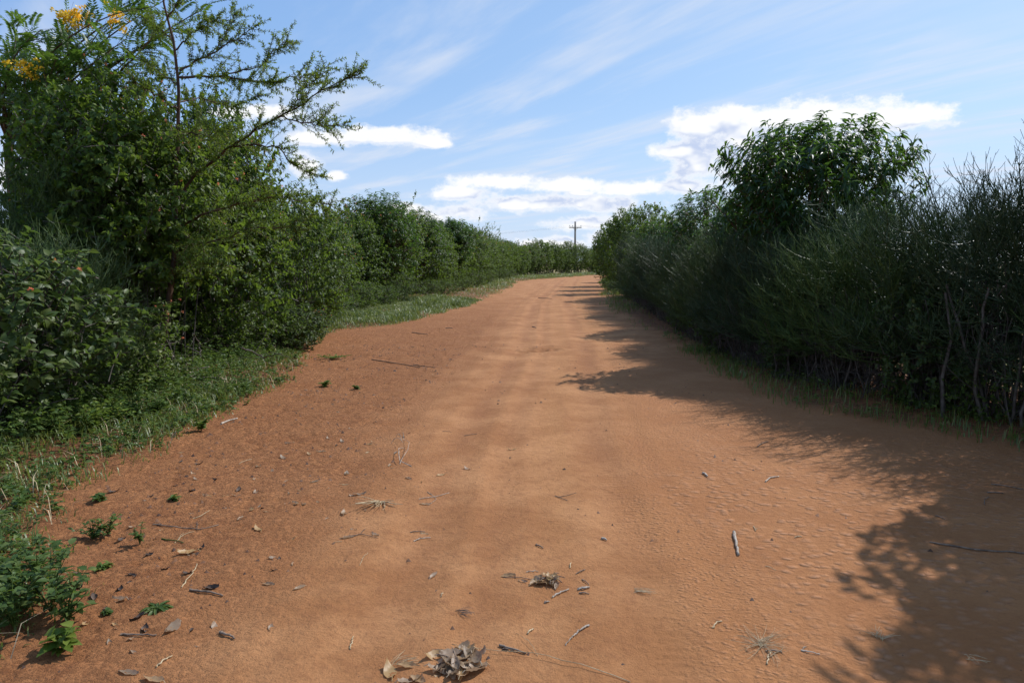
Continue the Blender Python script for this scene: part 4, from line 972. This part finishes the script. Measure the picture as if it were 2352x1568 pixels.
# crumbs, clods and bits of bark
mb = MB()
x, y = scatter(15000, -3.3, 2.5, 2.4, 14, lambda x, y: (masks(x, y)[0] < -.02) * (.13 + .87 * masks(x, y)[2]) * sstep(-.12, .2, fbm(x * 3, y * 3, 99, 2)))
N = len(x); z = height(x, y); s = (.0025 + .019 * rng.random(N) ** 4) * (1 + .05 * y)
tet = np.array([(1, 0, -.3), (-.6, .8, -.3), (-.5, -.8, -.3), (.1, 0, .7)])
sc3 = rng.uniform(.5, 1.4, (N, 4, 3)); a = rng.uniform(0, 6.28, N); ca, sa = np.cos(a)[:, None], np.sin(a)[:, None]
v = tet[None] * sc3; v = np.stack([v[..., 0] * ca - v[..., 1] * sa, v[..., 0] * sa + v[..., 1] * ca, v[..., 2]], -1) * s[:, None, None] + np.stack([x, y, z], -1)[:, None]
mb.add(v.reshape(-1, 3), (np.arange(N)[:, None, None] * 4 + np.array([(0, 1, 2), (0, 1, 3), (1, 2, 3), (2, 0, 3)])[None]).reshape(-1, 3))
tag(link('crumbs', mb.mesh('crumbs', plain_mat('crumb', (.045, .022, .014), (.17, .08, .04), nscale=3))), 'dark crumbs of soil and bark on the left half of the road', 'crumbs', None, 'stuff')

# ------------------------------------------------------------------ single small plants on the soil
def herb(kind, x, y, label, n, h, leafL, rad, name='small_herb', cat='plant', ln='ovate', flat=False):
    p = at(*zz(kind, x, y)); root = thing(name, label, cat, p); st = MB(); f = MB()
    a = rng.uniform(0, 2 * PI, n); e = np.stack([np.cos(a) * rad * rng.uniform(.3, 1, n), np.sin(a) * rad * rng.uniform(.3, 1, n), h * rng.uniform(.4, 1, n)], -1)
    s = np.zeros((n, 3)); q = bez(s, e * np.array([.3, .3, .8]), e, 5); tubes(st, q, np.linspace(.003, .0012, 5)[None], 4)
    per = 12; i = np.repeat(np.arange(n), per); N = len(i); t = rng.uniform(.15, 1, N) * 4; j = np.minimum(t.astype(int), 3); fr = (t - j)[:, None]
    pp = q[i, j] * (1 - fr) + q[i, j + 1] * fr; b = rng.uniform(0, 6.28, N); d = np.stack([np.cos(b), np.sin(b), rng.uniform(-.1, .5, N)], -1)
    if flat: pp *= .15; d[:, 2] = rng.uniform(.1, .45, N)
    L = leafL * rng.uniform(.5, 1.15, N); leaves(f, pp, d, np.array([0, 0, 1.]) + .3 * rnd(N), L, L * (.6 if not flat else .22), ln)
    link('stem', st.mesh('herb_stem', M_HERB), root); link('leaves', f.mesh('herb_leaves', M_HERB), root)
herb(3, 600, 650, 'spreading green herb on the loose soil, larger of two beside each other', 14, .10, .03, .13)
herb(3, 700, 610, 'branch-like green herb behind the larger spreading herb', 9, .12, .03, .10)
herb(3, 905, 670, 'small upright green herb right of the spreading herb', 7, .12, .028, .06)
herb(3, 1020, 1085, 'flat rosette of narrow grey-green leaves on the loose soil', 3, .02, .085, .03, 'rosette_plant', 'plant', 'lance', True)
herb(3, 395, 1375, 'seedling with big round leaves at the bottom left', 4, .11, .075, .05, 'seedling')
herb(3, 690, 1105, 'tiny green sprout left of the narrow-leaved rosette', 3, .02, .03, .02, 'seedling')
herb(3, 640, 395, 'pale small-leaved weed in front of the left grass', 6, .04, .05, .07)
herb(3, 1115, 390, 'wilted pale green sprig right of the pale small-leaved weed', 2, .03, .05, .03)
herb(3, 680, 825, 'flat green leafy sprig left of the greenish stick', 4, .02, .04, .06)
herb(3, 250, 860, 'grassy herb tuft between the two weed patches at the left edge', 8, .14, .04, .08)
herb(2, 2100, 1040, 'bright green sprig fallen at the far loose soil', 5, .07, .07, .08)
herb(2, 2310, 1060, 'green sprig right of the bright green sprig', 4, .05, .05, .07)
herb(2, 2150, 865, 'creeping green herb at the corner where the grass starts', 18, .06, .05, .35)
herb(2, 1300, 1330, 'grassy sprout in front of the left grass corner', 8, .14, .06, .07)
for i, (x, y, sz) in enumerate([(250, 1000, .34), (330, 1120, .40), (180, 1090, .36), (430, 1180, .30), (90, 1200, .36), (60, 960, .3)]):
    herb(3, x, y, '%s leafy weed clump in the patch at the bottom left picture edge' % ORD[i], 12, sz * .75, .05, sz * .5, 'weed_clump')
for i, (x, y, sz) in enumerate([(60, 700, .42), (180, 740, .40), (300, 720, .34), (420, 690, .38), (560, 705, .34), (700, 660, .34), (830, 640, .30), (950, 590, .30), (120, 620, .45), (330, 610, .42), (640, 560, .36), (60, 640, .45), (1120, 520, .3), (500, 600, .42)]):
    px_, py_ = .3555 * x, 516.8 + .3555 * (y + 640)
    herb(0, px_ + 20, py_, '%s leafy weed clump on the near left bank in front of the bushes' % ORD[i], 16, sz * .8, .055, sz * .55, 'weed_clump')
# sticks and fallen branches under the thorn tree
for i, (pts, r, lab) in enumerate([
    ([(640, 655), (800, 635), (920, 720), (1060, 800), (1120, 850)], .016, 'thickest pale dead branch under the thorn tree'),
    ([(400, 900), (560, 900), (760, 930), (1000, 940), (1350, 915)], .013, 'long dead branch lying level at the thorn tree foot'),
    ([(780, 930), (1000, 960), (1350, 985), (1530, 1100)], .012, 'dead branch reaching from the thorn tree foot to the grass'),
    ([(1200, 930), (1290, 1060), (1380, 1160)], .010, 'short dead branch sloping towards the road'),
    ([(560, 640), (600, 760), (620, 860)], .013, 'upright dead stem left of the thorn tree'),
    ([(470, 760), (520, 860), (560, 960)], .010, 'yellowish stem leaning left of the thorn tree'),
    ([(1250, 700), (1290, 780), (1300, 850)], .009, 'thin dead stem right of the thorn tree'),
    ([(1560, 790), (1700, 850), (1820, 830)], .010, 'dead branch in the grass right of the thorn tree')]):
    w = []
    for q, (zx, zy) in enumerate(pts):
        a, b = zz(2, zx, zy); w.append(P(a, b, 9.0 + (.3 if q % 2 else -.1)))
    w = np.array(w); w[:, 2] = np.maximum(w[:, 2], height(w[:, 0], w[:, 1], False) + .02)
    s = np.concatenate([[0], np.cumsum(np.linalg.norm(np.diff(w, axis=0), axis=1))]); t = np.linspace(0, s[-1], 16)
    q = np.stack([np.interp(t, s, w[:, k]) for k in range(3)], -1); q[1:-1] += rng.normal(0, .008, (14, 3)); c = q[0].copy()
    mb = MB(); tubes(mb, (q - c)[None], np.linspace(r, r * .5, 16)[None], 6, cap=True)
    m_ = 9; j = rng.integers(2, 14, m_); e = q[j] - c + norm(rnd(m_) + np.array([0, 0, .2])) * rng.uniform(.1, .4, (m_, 1)); tubes(mb, bez(q[j] - c, (q[j] - c + e) / 2 + .03 * rnd(m_), e, 4), np.linspace(r * .4, r * .15, 4)[None], 4)
    o = link('dead_branch', mb.mesh('dead_branch', M_STICK if i < 4 else M_STEM)); o.location = [float(a) for a in c]
    tag(o, lab, 'branch', 'dead branches under the thorn tree')

# ------------------------------------------------------------------ utility pole and wire
def pole():
    d = 116.0; b = P(1320.5, 600, d); b[2] = hz(b[0], b[1]); top = P(1320.5, 509, d)[2]
    root = thing('utility_pole', 'wooden utility pole with one crossarm behind the far left hedge', 'pole', b); hgt = top - b[2]
    mb = MB(); tubes(mb, np.array([[[0, 0, -.2], [0, 0, hgt * .5], [0, 0, hgt]]]), np.array([[.20, .17, .14]]), 12, cap=True); link('shaft', mb.mesh('pole_shaft', M_POLE, False), root)
    za = hgt - .95; mb = MB(); bx = np.array([(a, b_, c) for a in (-1.0, 1.0) for b_ in (-.24, -.12) for c in (-.07, .07)]) + np.array([.0, 0, za])
    mb.add(bx, [(0, 1, 3), (0, 3, 2), (4, 6, 7), (4, 7, 5), (0, 4, 5), (0, 5, 1), (2, 3, 7), (2, 7, 6), (0, 2, 6), (0, 6, 4), (1, 5, 7), (1, 7, 3)]); arm = link('crossarm', mb.mesh('crossarm', M_POLE), root)
    for x in (-.9, -.45, .9):
        mb = MB(); tubes(mb, np.array([[[x, -.18, za + .05], [x, -.18, za + .2]]]), np.array([[.02, .02]]), 6, cap=True)
        prof_ = [(.0, .03), (.02, .06), (.07, .07), (.10, .045), (.14, .06), (.2, .05), (.22, .02)]
        tubes(mb, np.array([[[x, -.18, za + .16 + h_] for h_, _ in prof_]]), np.array([[r_ for _, r_ in prof_]]), 10, cap=True); link('insulator', mb.mesh('insulator', M_PORC), root)
    mb = MB(); tubes(mb, np.array([[[-.45, -.15, za - .02], [-.02, -.17, za - .42]], [[.45, -.15, za - .02], [.02, -.17, za - .42]]]), np.array([[.025, .025]]), 5, cap=True); link('brace', mb.mesh('brace', M_IRON), root)
    for i, x in enumerate((-.9, .9)):
        a = b + np.array([x, -.18, za + .3]); mb = MB(); ln = []
        for e in (np.array([-55, 30, .6]), np.array([60, -18, .4])):
            t = np.linspace(0, 1, 14)[:, None]; ln.append(e * t + np.array([0, 0, -1.]) * 1.6 * 4 * t * (1 - t))
        tubes(mb, np.array(ln), np.array([[.006] * 14]), 5); o = link('power_line', mb.mesh('power_line', M_IRON)); o.location = [float(q) for q in a]
        tag(o, ['thin power wire on the left end of the pole crossarm', 'thin power wire on the right end of the pole crossarm'][i], 'wire', 'wires on the utility pole')
pole()

# ------------------------------------------------------------------ light, sky, camera
SUN_AZ = math.radians(52); SUN_EL = math.radians(45)
sd = Vector((math.sin(SUN_AZ) * math.cos(SUN_EL), math.cos(SUN_AZ) * math.cos(SUN_EL), math.sin(SUN_EL)))
sun = bpy.data.lights.new('sun', 'SUN'); sun.energy = 3.6; sun.angle = math.radians(.5); sun.color = (1, .985, .975)
so = bpy.data.objects.new('sun', sun); COL.objects.link(so); so.rotation_euler = sd.to_track_quat('Z', 'Y').to_euler(); so.location = sd * 60

def azel(px, py):
    d = ray(px, py); d = d / np.linalg.norm(d)
    return math.atan2(d[0], d[1]), math.asin(d[2])

def build_world():
    w = bpy.data.worlds.new('World'); scene.world = w; w.use_nodes = True
    t = NT(w)
    sky = t.n('ShaderNodeTexSky', sky_type='NISHITA', sun_disc=False, sun_elevation=SUN_EL, sun_rotation=SUN_AZ, air_density=1.0, dust_density=1.2, ozone_density=1.5, altitude=800.0).outputs[0]
    dirv = t.n('ShaderNodeTexCoord').outputs['Generated']
    sx = t.n('ShaderNodeSeparateXYZ', {0: dirv})
    az = t.math('ARCTAN2', sx.outputs[0], sx.outputs[1]); el = t.math('ARCSINE', sx.outputs[2])
    p0 = t.n('ShaderNodeCombineXYZ', {0: az, 1: el}).outputs[0]
    # cumulus field: a union of flattened lobes with a torn edge
    blobs = [(1560, 345, 90, 26), (1640, 300, 110, 48), (1700, 330, 130, 70), (1680, 262, 60, 26), (1800, 280, 150, 45), (1930, 268, 130, 38), (2040, 275, 90, 36), (2120, 265, 60, 32), (1600, 385, 70, 50), (1720, 400, 120, 50), (1980, 300, 110, 25),
             (1150, 420, 120, 22), (1290, 425, 130, 20), (1440, 432, 120, 22), (1580, 425, 90, 22), (1330, 445, 40, 9), (1280, 466, 260, 24), (1060, 445, 110, 22),
             (870, 312, 160, 26), (1000, 330, 45, 12), (760, 318, 90, 18), (705, 382, 40, 28), (770, 405, 30, 16), (620, 258, 80, 18), (540, 262, 60, 16),
             (1340, 512, 100, 22), (1400, 545, 80, 22), (1270, 560, 110, 18), (1060, 488, 80, 26), (960, 500, 120, 30), (60, 420, 120, 40)]
    def field(p, det=10.0, amp=2.9):
        acc = None
        for (x, y, rx, ry) in blobs:
            a0, e0 = azel(x, y); ra = rx / FPX; re = ry / FPX
            q = t.n('ShaderNodeVectorMath', {0: p, 1: (1 / ra, 1 / re, 0), 2: (-a0 / ra, -e0 / re, 0)}, operation='MULTIPLY_ADD').outputs[0]
            l = t.n('ShaderNodeVectorMath', {0: q}, operation='LENGTH').outputs['Value']
            acc = l if acc is None else t.n('ShaderNodeMath', {0: acc, 1: l, 2: .25}, operation='SMOOTH_MIN').outputs[0]
        pn = t.n('ShaderNodeMapping', {0: p, 3: (1, 1.5, 1)}).outputs[0]
        nz = t.n('ShaderNodeTexNoise', {'Vector': pn, 'Scale': 15.0, 'Detail': det, 'Roughness': .66}).outputs[0]
        return t.math('ADD', t.math('SUBTRACT', 1.0, acc), t.math('MULTIPLY', t.math('SUBTRACT', nz, .5), amp))
    f0 = field(p0)
    off = t.n('ShaderNodeVectorMath', {0: p0, 1: (.012, .020, 0)}, operation='ADD').outputs[0]
    g0 = field(p0, 3.0, 1.6); g1 = field(off, 3.0, 1.6)
    cov = t.map(f0, -.06, .52)
    lit = t.map(t.math('SUBTRACT', g0, g1), -.16, .42)
    rim = t.map(f0, .75, .25)
    lit = t.math('MAXIMUM', lit, t.math('MULTIPLY', rim, .9))
    K = 6.6
    cl = t.mix(lit, (.58 * K, .67 * K, .89 * K), (1.05 * K, 1.05 * K, 1.06 * K))
    # cirrus: streaks of high ice cloud on a plane
    zc = t.math('MAXIMUM', sx.outputs[2], .04)
    pl = t.n('ShaderNodeCombineXYZ', {0: t.math('DIVIDE', sx.outputs[0], zc), 1: t.math('DIVIDE', sx.outputs[1], zc)}).outputs[0]
    mp = t.n('ShaderNodeVectorRotate', {'Vector': pl, 'Angle': math.radians(-28)}, rotation_type='Z_AXIS').outputs[0]
    ms = t.n('ShaderNodeMapping', {0: mp, 3: (.9, .17, 1), 1: (.3, .2, 0)}).outputs[0]
    n1 = t.n('ShaderNodeTexNoise', {'Vector': ms, 'Scale': 1.6, 'Detail': 8.0, 'Roughness': .58, 'Distortion': .35}).outputs[0]
    n2 = t.n('ShaderNodeTexNoise', {'Vector': pl, 'Scale': .55, 'Detail': 3.0}).outputs[0]
    ci = t.math('MULTIPLY', t.map(n1, .42, .70), t.map(n2, .26, .52))
    saz = t.math('SINE', az)
    gf = t.math('ADD', t.math('MULTIPLY', saz, .6), t.math('MULTIPLY', t.math('SUBTRACT', .42, el), .9))
    gf = t.math('ADD', gf, .47, clamp=True)
    hz_ = t.mix(gf, (1.15, 2.6, 5.6), (3.3, 4.75, 6.5))
    sky = t.mix(.72, t.mix(1.0, sky, (.85, .93, 1.05), 'MULTIPLY'), hz_)
    s = t.mix(t.math('MULTIPLY', ci, .75), sky, (.84 * K * .92, .90 * K * .92, 1.02 * K * .92))
    # pale band of far haze along the horizon
    s = t.mix(t.map(el, .24, .0, 0, .62), s, (.66 * K, .78 * K, .98 * K))
    s = t.mix(t.math('MULTIPLY', cov, .93), s, cl)
    bg = t.n('ShaderNodeBackground', {0: s, 1: .11})
    t.n('ShaderNodeOutputWorld', {0: bg.outputs[0]})
    w.cycles.sampling_method = 'MANUAL'; w.cycles.sample_map_resolution = 512
build_world()

cam = bpy.data.cameras.new('camera'); cam.sensor_width = 36; cam.lens = 36 * FPX / 2352; cam.clip_end = 6000; cam.clip_start = .05
co = bpy.data.objects.new('camera', cam); COL.objects.link(co)
co.location = (0, 0, CAM_Z); co.rotation_euler = (PI / 2 - PITCH, 0, 0)
scene.camera = co
scene.view_settings.view_transform = 'Standard'; scene.view_settings.look = 'None'; scene.view_settings.exposure = 0.45; scene.view_settings.gamma = 1
scene.cycles.max_bounces = 6; scene.cycles.diffuse_bounces = 3; scene.cycles.glossy_bounces = 2; scene.cycles.transmission_bounces = 4
scene.cycles.use_denoising = True
